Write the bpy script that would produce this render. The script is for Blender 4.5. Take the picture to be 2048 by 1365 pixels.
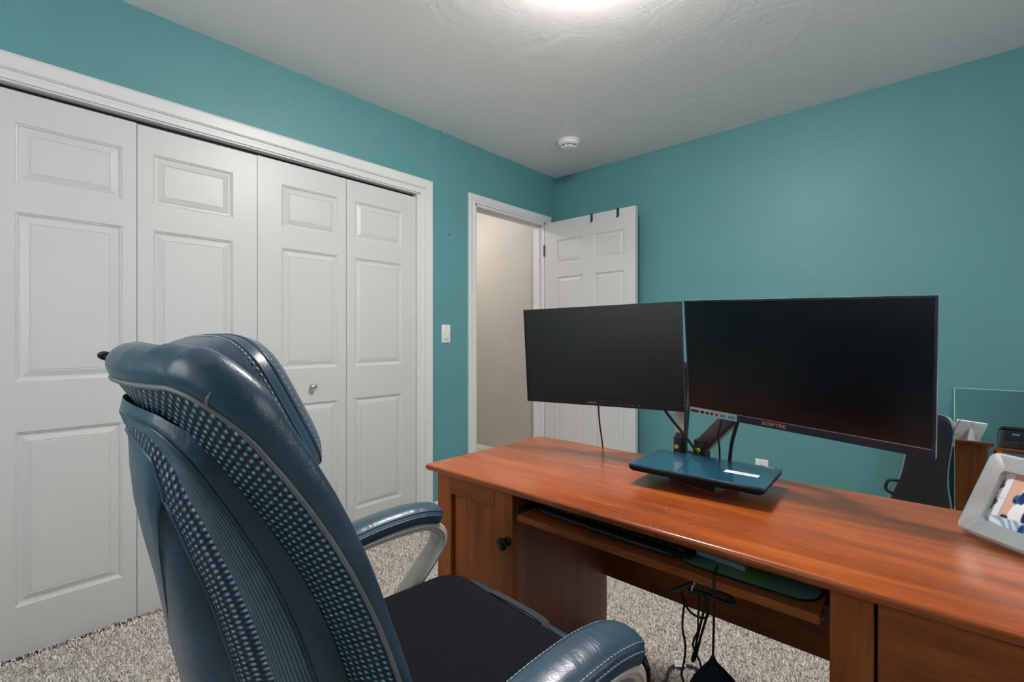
import bpy, bmesh, math, random
import numpy as np
from mathutils import Vector, Matrix

for o in list(bpy.data.objects):
    bpy.data.objects.remove(o)
scene = bpy.context.scene
COL = scene.collection
random.seed(7)
PI = math.pi
R = math.radians

# ------------------------------------------------------------------ camera
CAMZ = 1.12
YAW = R(42.3)
cd = bpy.data.cameras.new('camera')
cam = bpy.data.objects.new('camera', cd)
COL.objects.link(cam)
cam.location = (0, 0, CAMZ)
cam.rotation_euler = (R(90), 0, YAW)
cd.sensor_fit = 'HORIZONTAL'
cd.sensor_width = 36.0
cd.lens = 36.0 * 950 / 2048
cd.shift_y = -5.5 / 2048
cd.clip_start = 0.02
scene.camera = cam

# ------------------------------------------------------------------ world, daylight, exposure
XL, YB, ZC = -2.376, 3.145, 2.44        # left wall, back wall, ceiling
XR, YR = 1.15, -0.95                    # right wall, rear wall
w = bpy.data.worlds.new('world')
scene.world = w
w.use_nodes = True
w.node_tree.nodes['Background'].inputs[0].default_value = (0.75, 0.87, 1.0, 1)
w.node_tree.nodes['Background'].inputs[1].default_value = 1.0

def area(name, loc, rot, sx, sy, power, color=(1, 1, 1)):
    l = bpy.data.lights.new(name, 'AREA')
    l.shape = 'RECTANGLE'
    l.size, l.size_y = sx, sy
    l.energy = power
    l.color = color
    o = bpy.data.objects.new(name, l)
    COL.objects.link(o)
    o.location = loc
    o.rotation_euler = rot
    return o

WIN_REAR = (-1.75, -0.30, 0.95, 2.10)      # x0 x1 z0 z1
WIN_RIGHT = (0.55, 2.05, 0.95, 2.10)       # y0 y1 z0 z1
area('daylight_rear', ((WIN_REAR[0]+WIN_REAR[1])/2, YR-0.060, 1.525), (R(90), 0, R(180)), 1.33, 1.03, 90, (1.0, 0.965, 0.945))
area('daylight_right', (XR+0.060, (WIN_RIGHT[0]+WIN_RIGHT[1])/2, 1.525), (R(90), 0, R(90)), 1.38, 1.03, 6, (1.0, 0.965, 0.945))
LAMP_E = 108.0
vs = scene.view_settings
vs.view_transform = 'Standard'
vs.look = 'None'
vs.gamma = 1.0
vs.use_curve_mapping = False
vs.exposure = 0.5

# ------------------------------------------------------------------ helpers
s_, c_ = math.sin(YAW), math.cos(YAW)
def pray(x, y):
    t = (x-1024)/950.0
    return Vector((-s_ + t*c_, c_ + t*s_, (677-y)/950.0))
def atY(x, y, Y):
    r = pray(x, y); k = Y/r.y
    return Vector((r.x*k, Y, CAMZ + r.z*k))
def atX(x, y, X):
    r = pray(x, y); k = X/r.x
    return Vector((X, r.y*k, CAMZ + r.z*k))
def atZ(x, y, Z):
    r = pray(x, y); k = (Z-CAMZ)/r.z
    return Vector((r.x*k, r.y*k, Z))

def catmull(pts, n=8, closed=False):
    P = [Vector(p) for p in pts]
    out = []
    m = len(P)
    rng = range(m) if closed else range(m-1)
    for i in rng:
        if closed:
            p0, p1, p2, p3 = P[(i-1) % m], P[i], P[(i+1) % m], P[(i+2) % m]
        else:
            p1, p2 = P[i], P[i+1]
            p0 = P[i-1] if i > 0 else p1*2-p2
            p3 = P[i+2] if i+2 < m else p2*2-p1
        for k in range(n):
            t = k/n
            out.append(0.5*((2*p1)+(-p0+p2)*t+(2*p0-5*p1+4*p2-p3)*t*t+(-p0+3*p1-3*p2+p3)*t**3))
    if not closed:
        out.append(P[-1])
    return out

class MB:
    def __init__(self):
        self.v = []; self.f = []; self.mi = []; self.uv = {}; self.M = Matrix()
    def add(self, verts, faces, mi=0):
        b = len(self.v)
        for p in verts:
            self.v.append(tuple(self.M @ Vector(p)))
        for f in faces:
            self.f.append(tuple(b+i for i in f)); self.mi.append(mi)
        return b
    def box(self, x0, x1, y0, y1, z0, z1, b=0.0, seg=2, mi=0):
        if b <= 0:
            v = [(x0,y0,z0),(x1,y0,z0),(x1,y1,z0),(x0,y1,z0),(x0,y0,z1),(x1,y0,z1),(x1,y1,z1),(x0,y1,z1)]
            self.add(v, [(0,3,2,1),(4,5,6,7),(0,1,5,4),(1,2,6,5),(2,3,7,6),(3,0,4,7)], mi)
        else:
            bm = bmesh.new()
            bmesh.ops.create_cube(bm, size=1)
            for q in bm.verts:
                q.co = Vector(((x0+x1)/2+q.co.x*(x1-x0), (y0+y1)/2+q.co.y*(y1-y0), (z0+z1)/2+q.co.z*(z1-z0)))
            bmesh.ops.bevel(bm, geom=list(bm.edges), offset=b, segments=seg, profile=0.5, affect='EDGES')
            bm.verts.ensure_lookup_table()
            self.add([q.co for q in bm.verts], [[q.index for q in f.verts] for f in bm.faces], mi)
            bm.free()
        return self
    def loft(self, rings, closed=True, cap0=True, cap1=True, mi=0, loop=False):
        n = len(rings[0]); b = len(self.v)
        verts = [p for r in rings for p in r]
        faces = []
        m = len(rings)
        for i in range(m if loop else m-1):
            a0 = i*n; a1 = ((i+1) % m)*n
            for j in range(n if closed else n-1):
                k = (j+1) % n
                faces.append((a0+j, a0+k, a1+k, a1+j))
        if not loop and closed:
            if cap0: faces.append(tuple(range(n-1, -1, -1)))
            if cap1: faces.append(tuple((m-1)*n+j for j in range(n)))
        self.add(verts, faces, mi)
        return self
    def sweep(self, path, section, up=(0,0,1), closed=False, scale=None, caps=True, mi=0):
        """section: list of (a,b): a along side, b along up-ish"""
        P = [Vector(p) for p in path]; n = len(P)
        rings = []
        prev = None
        for i in range(n):
            if closed: T = P[(i+1) % n]-P[i-1]
            elif i == 0: T = P[1]-P[0]
            elif i == n-1: T = P[-1]-P[-2]
            else: T = P[i+1]-P[i-1]
            T.normalize()
            if prev is None:
                U = Vector(up)
                if abs(U.dot(T)) > 0.95: U = Vector((1,0,0)) if abs(T.x) < 0.9 else Vector((0,1,0))
            else: U = prev
            U = (U - T*U.dot(T)).normalized()
            prev = U
            S = T.cross(U)
            k = scale[i] if scale else 1.0
            rings.append([P[i]+S*(a*k)+U*(b*k) for a, b in section])
        self.loft(rings, True, caps, caps, mi, loop=closed)
        return self
    def tube(self, path, r, n=8, closed=False, smooth=0, mi=0, scale=None):
        if smooth: path = catmull(path, smooth, closed)
        sec = [(r*math.cos(2*PI*k/n), r*math.sin(2*PI*k/n)) for k in range(n)]
        return self.sweep(path, sec, closed=closed, mi=mi, scale=scale)
    def lathe(self, prof, n=32, axis='z', mi=0, c=(0,0,0)):
        rings = []
        for r, h in prof:
            ring = []
            for k in range(n):
                a = 2*PI*k/n
                x, y = r*math.cos(a), r*math.sin(a)
                p = {'z': (x,y,h), 'x': (h,x,y), 'y': (y,h,x)}[axis]
                ring.append((p[0]+c[0], p[1]+c[1], p[2]+c[2]))
            rings.append(ring)
        return self.loft(rings, True, True, True, mi)
    def build(self, name, mats, parent=None, smooth=False, auto=None):
        me = bpy.data.meshes.new(name)
        me.from_pydata(self.v, [], self.f)
        me.update()
        bm = bmesh.new(); bm.from_mesh(me)
        bmesh.ops.recalc_face_normals(bm, faces=bm.faces)
        bm.to_mesh(me); bm.free()
        if not isinstance(mats, (list, tuple)): mats = [mats]
        for m in mats: me.materials.append(m)
        if len(mats) > 1:
            for p, k in zip(me.polygons, self.mi): p.material_index = k
        if smooth or auto:
            me.polygons.foreach_set('use_smooth', [True]*len(me.polygons))
            if auto: me.set_sharp_from_angle(angle=R(auto))
        o = bpy.data.objects.new(name, me)
        COL.objects.link(o)
        if parent: o.parent = parent
        return o

def empty(name, loc=(0,0,0), rz=0.0, rot=None):
    o = bpy.data.objects.new(name, None)
    o.empty_display_size = 0.05
    COL.objects.link(o)
    o.location = loc
    o.rotation_euler = rot if rot else (0,0,rz)
    return o
def tag(o, label, cat, group=None):
    o['label'] = label; o['category'] = cat
    if group: o['group'] = group
    return o
def struct(o, label=None, cat=None):
    o['kind'] = 'structure'
    if label: o['label'] = label
    if cat: o['category'] = cat
    return o
def rrect(w, h, r, n=5, cx=0, cy=0):
    out = []
    for qx, qy, a0 in ((1,1,0),(-1,1,90),(-1,-1,180),(1,-1,270)):
        for k in range(n+1):
            a = R(a0+90*k/n)
            out.append((cx+qx*(w/2-r)+r*math.cos(a), cy+qy*(h/2-r)+r*math.sin(a)))
    return out
def text_mesh(name, body, size, mat, parent, loc, rot, extrude=0.0004, sx=1.0, font_bold=0.0):
    cu = bpy.data.curves.new(name, 'FONT')
    cu.body = body; cu.size = size; cu.extrude = extrude; cu.align_x = 'CENTER'; cu.align_y = 'CENTER'
    cu.offset = font_bold
    t = bpy.data.objects.new(name, cu)
    COL.objects.link(t)
    dg = bpy.context.evaluated_depsgraph_get()
    me = bpy.data.meshes.new_from_object(t.evaluated_get(dg))
    bpy.data.objects.remove(t)
    me.materials.clear(); me.materials.append(mat)
    me.transform(Matrix.Diagonal((sx,1,1,1)))
    o = bpy.data.objects.new(name, me)
    COL.objects.link(o)
    o.parent = parent; o.location = loc; o.rotation_euler = rot
    return o

# ------------------------------------------------------------------ materials
def srgb(r, g, b):
    f = lambda c: c/12.92 if c <= 0.04045 else ((c+0.055)/1.055)**2.4
    return (f(r/255), f(g/255), f(b/255), 1)
class NT:
    def __init__(self, name):
        self.m = bpy.data.materials.new(name)
        self.m.use_nodes = True
        self.t = self.m.node_tree
        self.b = self.t.nodes['Principled BSDF']
    def n(self, kind, **kw):
        nd = self.t.nodes.new(kind)
        for k, v in kw.items():
            if hasattr(nd, k): setattr(nd, k, v)
            else: nd.inputs[k].default_value = v
        return nd
    def l(self, a, b): self.t.links.new(a, b)
    def coord(self, scale=(1,1,1), which='Object', rot=(0,0,0)):
        tc = self.n('ShaderNodeTexCoord'); mp = self.n('ShaderNodeMapping')
        mp.inputs['Scale'].default_value = scale
        mp.inputs['Rotation'].default_value = rot
        self.l(tc.outputs[which], mp.inputs['Vector'])
        return mp.outputs['Vector']
    def noise(self, vec, scale, detail=4, rough=0.5, dist=0.0):
        nd = self.n('ShaderNodeTexNoise')
        nd.inputs['Scale'].default_value = scale
        nd.inputs['Detail'].default_value = detail
        nd.inputs['Roughness'].default_value = rough
        nd.inputs['Distortion'].default_value = dist
        self.l(vec, nd.inputs['Vector'])
        return nd.outputs['Fac']
    def ramp(self, fac, stops):
        nd = self.n('ShaderNodeValToRGB')
        e = nd.color_ramp.elements
        while len(e) < len(stops): e.new(0.5)
        for el, (p, c) in zip(e, stops):
            el.position = p; el.color = c if len(c) == 4 else (*c, 1)
        self.l(fac, nd.inputs['Fac'])
        return nd.outputs['Color']
    def bump(self, h, strength, dist=0.01, prev=None):
        nd = self.n('ShaderNodeBump')
        nd.inputs['Strength'].default_value = strength
        nd.inputs['Distance'].default_value = dist
        self.l(h, nd.inputs['Height'])
        if prev: self.l(prev, nd.inputs['Normal'])
        return nd.outputs['Normal']
    def math(self, op, a, b=None):
        nd = self.n('ShaderNodeMath'); nd.operation = op
        for i, x in enumerate((a, b)):
            if x is None: continue
            if isinstance(x, (int, float)): nd.inputs[i].default_value = x
            else: self.l(x, nd.inputs[i])
        return nd.outputs[0]
    def set(self, color=None, rough=None, metal=None, spec=None, normal=None, coat=None, coat_rough=None):
        B = self.b.inputs
        for key, val in (('Base Color', color), ('Roughness', rough), ('Metallic', metal), ('Specular IOR Level', spec), ('Coat Weight', coat), ('Coat Roughness', coat_rough)):
            if val is None: continue
            if isinstance(val, (int, float)): B[key].default_value = val
            elif isinstance(val, tuple): B[key].default_value = val if len(val) == 4 else (*val, 1)
            else: self.l(val, B[key])
        if normal is not None: self.l(normal, B['Normal'])
        return self.m

def plain(name, color, rough=0.5, metal=0.0, spec=0.5, coat=None, var=0.06):
    t = NT(name)
    v = t.coord()
    n = t.noise(v, 35, 3)
    c = Vector(color[:3])
    col = t.ramp(n, [(0.3, tuple(c*(1-var))), (0.7, tuple(c*(1+var)))])
    return t.set(col, rough, metal, spec, coat=coat)

def m_wall(name, color):
    t = NT(name); v = t.coord()
    n = t.noise(v, 2.2, 3)
    c = Vector(color)
    col = t.ramp(n, [(0.3, tuple(c*0.96)), (0.7, tuple(c*1.04))])
    b1 = t.bump(t.noise(v, 7, 5, 0.62, 0.6), 0.22, 0.012)
    b2 = t.bump(t.noise(v, 120, 3, 0.6), 0.10, 0.003, b1)
    return t.set(col, 0.48, spec=0.4, normal=b2)
def m_ceiling():
    t = NT('ceiling_plaster'); v = t.coord()
    b1 = t.bump(t.noise(v, 3.5, 6, 0.62, 1.4), 0.20, 0.02)
    sc = t.noise(t.coord((9, 1.2, 1), rot=(0, 0, R(25))), 5, 3, 0.5, 1.0)
    rid = t.ramp(sc, [(0.62, (0,0,0)), (0.67, (1,1,1)), (0.72, (0,0,0))])
    b2 = t.bump(rid, 0.22, 0.004, b1)
    return t.set((0.83, 0.82, 0.815), 0.5, spec=0.4, normal=b2)
def m_paint(name='white_paint', c=(0.62, 0.62, 0.62), grain=True):
    t = NT(name)
    if grain:
        v = t.coord((60, 60, 3))
        b = t.bump(t.noise(v, 3, 4, 0.6), 0.06, 0.004)
        return t.set(c, 0.38, spec=0.5, normal=b)
    v = t.coord()
    b = t.bump(t.noise(v, 60, 3), 0.03, 0.003)
    return t.set(c, 0.38, spec=0.5, normal=b)
def m_carpet():
    t = NT('carpet_base'); v = t.coord()
    n1 = t.noise(v, 150, 3, 0.7, 0.8)
    n2 = t.noise(v, 5, 3)
    mix = t.math('ADD', t.math('MULTIPLY', n1, 0.85), t.math('MULTIPLY', n2, 0.15))
    col = t.ramp(mix, [(0.34, (0.30, 0.265, 0.235)), (0.45, (0.60, 0.55, 0.50)), (0.60, (0.80, 0.75, 0.69))])
    b = t.bump(n1, 0.9, 0.01)
    return t.set(col, 0.95, spec=0.1, normal=b)
def m_wood(name, dark, mid, light, rough, axis='x', coat=0.0, sc=1.0):
    t = NT(name)
    s = {'x': (1.2, 16, 16), 'z': (16, 16, 1.2), 'y': (16, 1.2, 16)}[axis]
    v = t.coord(tuple(k*sc for k in s))
    n1 = t.noise(v, 1.6, 6, 0.62, 0.5)
    n2 = t.noise(v, 9, 4, 0.7)
    n3 = t.noise(t.coord((1.0, 1.6, 1.6)), 2.2, 3)
    mix = t.math('ADD', t.math('ADD', t.math('MULTIPLY', n1, 0.5), t.math('MULTIPLY', n2, 0.22)), t.math('MULTIPLY', n3, 0.28))
    col = t.ramp(mix, [(0.34, dark), (0.5, mid), (0.66, light)])
    b = t.bump(n2, 0.03, 0.002)
    rg = t.ramp(n3, [(0.3, (rough*0.85,)*3), (0.7, (rough*1.15,)*3)])
    return t.set(col, rg, spec=0.5 if axis == 'x' and rough < .35 else 0.25, normal=b, coat=coat, coat_rough=0.18)
def m_leather(name='navy_leather', c=(0.034, 0.072, 0.110), rough=0.33):
    t = NT(name); v = t.coord()
    n = t.noise(v, 9, 3)
    C = Vector(c)
    col = t.ramp(n, [(0.3, tuple(C*0.8)), (0.7, tuple(C*1.25))])
    vo = t.n('ShaderNodeTexVoronoi'); vo.inputs['Scale'].default_value = 420
    t.l(v, vo.inputs['Vector'])
    b1 = t.bump(t.noise(t.coord((10, 26, 10)), 1.2, 3, 0.5, 0.7), 0.12, 0.02)
    b2 = t.bump(vo.outputs['Distance'], 0.10, 0.0012, b1)
    return t.set(col, rough, spec=0.6, normal=b2)
def m_mesh(name, hole, dot, pitch):
    """spacer mesh fabric: hexagonal lattice of raised dots (UV in metres)"""
    t = NT(name)
    tc = t.n('ShaderNodeTexCoord')
    k = 2*PI/pitch
    tot = None
    for a in (0, 60, 120):
        d = t.n('ShaderNodeVectorMath'); d.operation = 'DOT_PRODUCT'
        d.inputs[1].default_value = (k*math.cos(R(a))*1.1547, k*math.sin(R(a))*1.1547, 0)
        t.l(tc.outputs['UV'], d.inputs[0])
        c = t.math('COSINE', d.outputs['Value'])
        tot = c if tot is None else t.math('ADD', tot, c)
    h = t.math('DIVIDE', t.math('ADD', tot, 1.5), 4.5)
    col = t.ramp(h, [(0.10, hole), (0.42, tuple(Vector(hole)*1.5)), (0.72, dot)])
    b = t.bump(h, 0.9, 0.004)
    return t.set(col, 0.42, spec=0.5, normal=b)
def m_rib(name, c0, c1, pitch):
    t = NT(name)
    tc = t.n('ShaderNodeTexCoord')
    sx = t.n('ShaderNodeSeparateXYZ'); t.l(tc.outputs['UV'], sx.inputs[0])
    a = t.math('SINE', t.math('MULTIPLY', sx.outputs['Y'], 2*PI/pitch))
    h = t.math('MULTIPLY', t.math('ADD', a, 1.0), 0.5)
    n = t.noise(t.coord(), 60, 3)
    mix = t.math('ADD', t.math('MULTIPLY', h, 0.6), t.math('MULTIPLY', n, 0.4))
    col = t.ramp(mix, [(0.2, c0), (0.8, c1)])
    return t.set(col, 0.8, spec=0.2, normal=t.bump(h, 0.5, 0.002))
def m_fabric(name, c, scale=500):
    t = NT(name); v = t.coord()
    n = t.noise(v, scale, 2, 0.7)
    C = Vector(c)
    col = t.ramp(n, [(0.3, tuple(C*0.7)), (0.7, tuple(C*1.35))])
    b = t.bump(n, 0.35, 0.002)
    b2 = t.bump(t.noise(v, 12, 4), 0.15, 0.01, b)
    return t.set(col, 0.9, spec=0.12, normal=b2)
def m_emit(name, color, strength):
    t = NT(name)
    t.b.inputs['Base Color'].default_value = (0.9, 0.9, 0.88, 1)
    t.b.inputs['Emission Color'].default_value = (*color, 1)
    t.b.inputs['Emission Strength'].default_value = strength
    return t.m
def m_attr(name, rough=0.4):
    t = NT(name)
    a = t.n('ShaderNodeAttribute'); a.attribute_name = 'print'
    return t.set(a.outputs['Color'], rough, spec=0.5)

TEAL = m_wall('teal_wall_paint', (0.112, 0.300, 0.318))
BEIGE = m_wall('beige_hall_paint', (0.50, 0.470, 0.425))
CEIL = m_ceiling()
PAINT = m_paint()
TRIM = m_paint('white_trim_paint', (0.72, 0.722, 0.72), False)
DARKIN = plain('closet_interior', (0.10, 0.10, 0.10), 0.9)
CARPET = m_carpet()
WOODT = m_wood('cherry_wood_top', (0.15, 0.029, 0.005), (0.31, 0.066, 0.011), (0.49, 0.125, 0.023), 0.30, 'x', 0.08)
WOODV = m_wood('cherry_wood_upright', (0.17, 0.042, 0.008), (0.33, 0.085, 0.016), (0.46, 0.13, 0.028), 0.42, 'z', 0.0)
WOODX = m_wood('cherry_wood_rail', (0.15, 0.037, 0.008), (0.29, 0.077, 0.017), (0.41, 0.12, 0.030), 0.42, 'x', 0.0)
WOODS = m_wood('cherry_wood_side', (0.23, 0.080, 0.043), (0.36, 0.13, 0.073), (0.45, 0.17, 0.098), 0.42, 'z', 0.1)
LEATHER = m_leather()
PIPING = m_leather('piping_leather', (0.17, 0.175, 0.18), 0.4)
PIPING2 = m_leather('navy_piping', (0.05, 0.09, 0.14), 0.35)
MESHF = m_mesh('navy_spacer_mesh', (0.006, 0.024, 0.042), (0.17, 0.33, 0.46), 0.0060)
MESHF2 = m_mesh('blue_spacer_mesh', (0.010, 0.028, 0.060), (0.22, 0.36, 0.50), 0.0058)
RIB = m_rib('ribbed_grey_fabric', (0.06, 0.10, 0.13), (0.17, 0.25, 0.30), 0.0032)
CHAMP = plain('champagne_plastic', (0.60, 0.555, 0.49), 0.33, 0.15)
THREAD = plain('pale_thread', (0.55, 0.6, 0.66), 0.7)
CUSH = m_fabric('black_knit', (0.008, 0.009, 0.013), 700)
BLACKP = plain('black_plastic', (0.012, 0.012, 0.014), 0.38)
DGREY = plain('dark_grey_plastic', (0.035, 0.037, 0.04), 0.45)
SCREENL = plain('matte_black_screen', (0.008, 0.008, 0.008), 0.42, var=0.02)
SCREENR = plain('satin_black_screen', (0.004, 0.005, 0.006), 0.22, var=0.02)
NAVYB = plain('dark_navy_bezel', (0.012, 0.024, 0.050), 0.45)
SILVER = plain('satin_silver', (0.62, 0.62, 0.60), 0.30, 0.9)
CHROME = plain('chrome', (0.72, 0.70, 0.68), 0.12, 1.0)
GUNM = plain('gunmetal_arm', (0.11, 0.115, 0.12), 0.30, 0.85)
BRONZE = plain('dark_bronze', (0.03, 0.028, 0.026), 0.28, 0.8)
LAPT = plain('dark_laptop_lid', (0.003, 0.055, 0.100), 0.26, spec=0.9, coat=0.3)  # teal wall reflection worked into the dark lid's base colour
WHITEP = plain('white_plastic', (0.78, 0.78, 0.78), 0.35)
PAPER = plain('white_paper', (0.78, 0.80, 0.82), 0.7)
YELLOW = plain('yellow_sticker', (0.75, 0.62, 0.02), 0.5)
RED = plain('red_edge', (0.35, 0.02, 0.03), 0.4)
ROSE = plain('copper_lettering', (0.75, 0.45, 0.33), 0.35, 0.6)
GREYT = plain('grey_lettering', (0.35, 0.35, 0.36), 0.4, 0.3)
CORD = plain('black_cord', (0.010, 0.009, 0.009), 0.5)
BROWNC = plain('brown_cord', (0.045, 0.03, 0.02), 0.5)
NAVYC = m_fabric('dark_navy_cloth', (0.010, 0.020, 0.032), 400)
PRINT = m_attr('printed_picture', 0.3)
tgl = NT('window_glass'); tgl.b.inputs['Transmission Weight'].default_value = 1.0; GLASS = tgl.set((.95,.97,.97), 0.0)
BLUEG = plain('blue_grey_card', (0.20, 0.24, 0.36), 0.45)

# ------------------------------------------------------------------ room shell
def wall_with_holes(name, mat, u0, u1, z0, z1, holes, t, loc, rz, label):
    """slab in local x (u) / z, front at y=0 facing -y, thickness t towards +y, rectangular holes"""
    us = sorted({u0, u1, *[h[0] for h in holes], *[h[1] for h in holes]})
    zs = sorted({z0, z1, *[h[2] for h in holes], *[h[3] for h in holes]})
    mb = MB()
    def inhole(u, z): return any(h[0] < u < h[1] and h[2] < z < h[3] for h in holes)
    for i in range(len(us)-1):
        for j in range(len(zs)-1):
            if inhole((us[i]+us[i+1])/2, (zs[j]+zs[j+1])/2): continue
            a, b, c, d = us[i], us[i+1], zs[j], zs[j+1]
            mb.add([(a,0,c),(b,0,c),(b,0,d),(a,0,d)], [(0,1,2,3)])
            mb.add([(a,t,c),(b,t,c),(b,t,d),(a,t,d)], [(3,2,1,0)])
    for h in holes:
        a, b, c, d = h
        mb.add([(a,0,c),(b,0,c),(b,t,c),(a,t,c)], [(0,1,2,3)])
        mb.add([(a,0,d),(b,0,d),(b,t,d),(a,t,d)], [(3,2,1,0)])
        mb.add([(a,0,c),(a,t,c),(a,t,d),(a,0,d)], [(0,1,2,3)])
        mb.add([(b,0,c),(b,t,c),(b,t,d),(b,0,d)], [(3,2,1,0)])
    mb.add([(u0,0,z0),(u0,t,z0),(u0,t,z1),(u0,0,z1)], [(0,1,2,3)])
    mb.add([(u1,0,z0),(u1,t,z0),(u1,t,z1),(u1,0,z1)], [(3,2,1,0)])
    mb.add([(u0,0,z1),(u1,0,z1),(u1,t,z1),(u0,t,z1)], [(0,1,2,3)])
    mb.add([(u0,0,z0),(u1,0,z0),(u1,t,z0),(u0,t,z0)], [(3,2,1,0)])
    me = bpy.data.meshes.new(name); me.from_pydata(mb.v, [], mb.f)
    bm = bmesh.new(); bm.from_mesh(me)
    bmesh.ops.remove_doubles(bm, verts=bm.verts, dist=1e-5)
    bmesh.ops.recalc_face_normals(bm, faces=bm.faces)
    bm.to_mesh(me); bm.free()
    me.materials.append(mat)
    o = bpy.data.objects.new(name, me); COL.objects.link(o)
    o.location = loc; o.rotation_euler = (0,0,rz)
    return struct(o, label)

CL0, CL1, CLT = -0.065, 1.757, 2.005        # closet opening
DR0, DR1, DRT = 2.232, 3.010, 2.043         # doorway opening
m = MB(); m.box(-4.35, XR+.12, YR-.12, 3.75, -0.10, 0.0)
floor = struct(m.build('floor', CARPET), 'beige grey speckled cut pile carpet floor')
m = MB(); m.box(-4.35, XR+.12, YR-.12, 3.75, ZC, ZC+.10)
ceiling = struct(m.build('ceiling', CEIL), 'off white hand trowelled plaster ceiling')
# cut pile: short leaning tufts over the part of the floor that is in view
def carpet_pile():
    rg_ = np.random.default_rng(3)
    x0, x1, y0, y1 = XL-.022, .40, -.40, 2.35
    n = int((x1-x0)*(y1-y0)*42000)
    bx_ = rg_.uniform(x0, x1, n); by_ = rg_.uniform(y0, y1, n)
    az = rg_.uniform(0, 2*PI, n); ln = rg_.uniform(.006, .011, n); tilt = rg_.uniform(.35, 1.25, n)
    tw = az+PI/2+rg_.normal(0, .5, n); wd = rg_.uniform(.0011, .0020, n)
    hx, hy, hz = np.cos(az)*np.sin(tilt)*ln, np.sin(az)*np.sin(tilt)*ln, np.cos(tilt)*ln+.0015
    wx, wy = np.cos(tw)*wd, np.sin(tw)*wd
    V = np.empty((n, 4, 3), np.float32)
    for k, (sg, t_) in enumerate(((-1,0),(1,0),(.7,1),(-.7,1))):
        V[:,k,0] = bx_+sg*wx+hx*t_; V[:,k,1] = by_+sg*wy+hy*t_; V[:,k,2] = -.001+hz*t_
    me = bpy.data.meshes.new('carpet_pile')
    me.vertices.add(4*n); me.vertices.foreach_set('co', V.reshape(-1))
    me.loops.add(4*n); me.loops.foreach_set('vertex_index', np.arange(4*n, dtype=np.int32))
    me.polygons.add(n); me.polygons.foreach_set('loop_start', np.arange(0, 4*n, 4, dtype=np.int32))
    me.update(calc_edges=True); me.validate()
    shade = rg_.normal(1.0, .16, n)
    dark = rg_.uniform(0, 1, n) < .22
    base = np.array([.86, .80, .73])[None,:]*shade[:,None]
    base[dark] = np.array([.30, .26, .225])[None,:]*shade[dark][:,None]
    col = np.ones((n, 4, 4), np.float32); col[:,:,:3] = base[:,None,:]
    ca_ = me.color_attributes.new('print', 'FLOAT_COLOR', 'POINT'); ca_.data.foreach_set('color', col.reshape(-1))
    t_ = NT('carpet_yarn'); at_ = t_.n('ShaderNodeAttribute'); at_.attribute_name = 'print'
    me.materials.append(t_.set(at_.outputs['Color'], .9, spec=.1))
    o = bpy.data.objects.new('carpet_pile', me); COL.objects.link(o); o.parent = floor; o['kind'] = 'stuff'
carpet_pile()
wall_with_holes('wall_left', TEAL, YR, YB, 0, ZC, [(CL0, CL1, 0, CLT), (DR0, DR1, 0, DRT)], 0.11, (XL,0,0), R(90), 'teal wall holding the closet and the doorway')
wall_with_holes('wall_back', TEAL, XL, XR, 0, ZC, [], 0.11, (0,YB,0), 0, 'teal wall behind the desk and monitors')
wall_with_holes('wall_right', TEAL, -YB-.1, -YR, 0, ZC, [(-WIN_RIGHT[1], -WIN_RIGHT[0], WIN_RIGHT[2], WIN_RIGHT[3])], 0.11, (XR,0,0), R(-90), 'teal side wall with window')
wall_with_holes('wall_rear', TEAL, -XR-.1, -XL+.1, 0, ZC, [(-WIN_REAR[1], -WIN_REAR[0], WIN_REAR[2], WIN_REAR[3])], 0.11, (0,YR,0), R(180), 'teal wall with window behind the camera')
# hall and closet beyond the left wall
m = MB(); m.box(-4.3, XL-.11, 3.20, 3.30, 0, ZC)
struct(m.build('wall_hall_back', BEIGE), 'beige hallway wall seen through the doorway')
m = MB(); m.box(-4.35, -4.25, 1.85, 3.3, 0, ZC)
struct(m.build('wall_hall_end', BEIGE), 'beige hallway end wall')
m = MB(); m.box(-4.3, XL-.11, 1.88, 1.95, 0, ZC)
struct(m.build('wall_hall_side', BEIGE), 'beige hallway partition')
m = MB()
m.box(-3.05, -2.99, -0.35, 1.88, 0, ZC); m.box(-3.05, XL-.112, -0.40, -0.34, 0, ZC)
struct(m.build('wall_closet', DARKIN), 'dark closet interior')

def base_run(name, pts, label):
    """baseboard: profile swept along floor points, wall on the left of travel"""
    prof = [(0,0),(0.012,0),(0.012,0.060),(0.010,0.068),(0.007,0.074),(0.006,0.085),(0,0.088)]
    mb = MB()
    for (a, b, nrm) in pts:
        A, B, N = Vector((*a,0)), Vector((*b,0)), Vector((*nrm,0))
        mb.loft([[A+N*p+Vector((0,0,z)) for p, z in prof], [B+N*p+Vector((0,0,z)) for p, z in prof]])
    return struct(mb.build(name, TRIM), label)
base_run('baseboard_left', [((XL,1.864),(XL,2.174),(1,0)), ((XL,YR),(XL,-.172),(1,0))], 'white baseboard along the closet wall')
base_run('baseboard_back', [((XL+.02,YB),(XR,YB),(0,-1))], 'white baseboard along the back wall')
base_run('baseboard_right', [((XR,YR),(XR,YB),(-1,0))], 'white baseboard along the window wall')
base_run('baseboard_rear', [((XL,YR),(XR,YR),(0,1))], 'white baseboard along the rear wall')
base_run('baseboard_hall', [((-4.25,3.20),(XL-.11,3.20),(0,-1))], 'white baseboard in the hallway')

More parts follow.
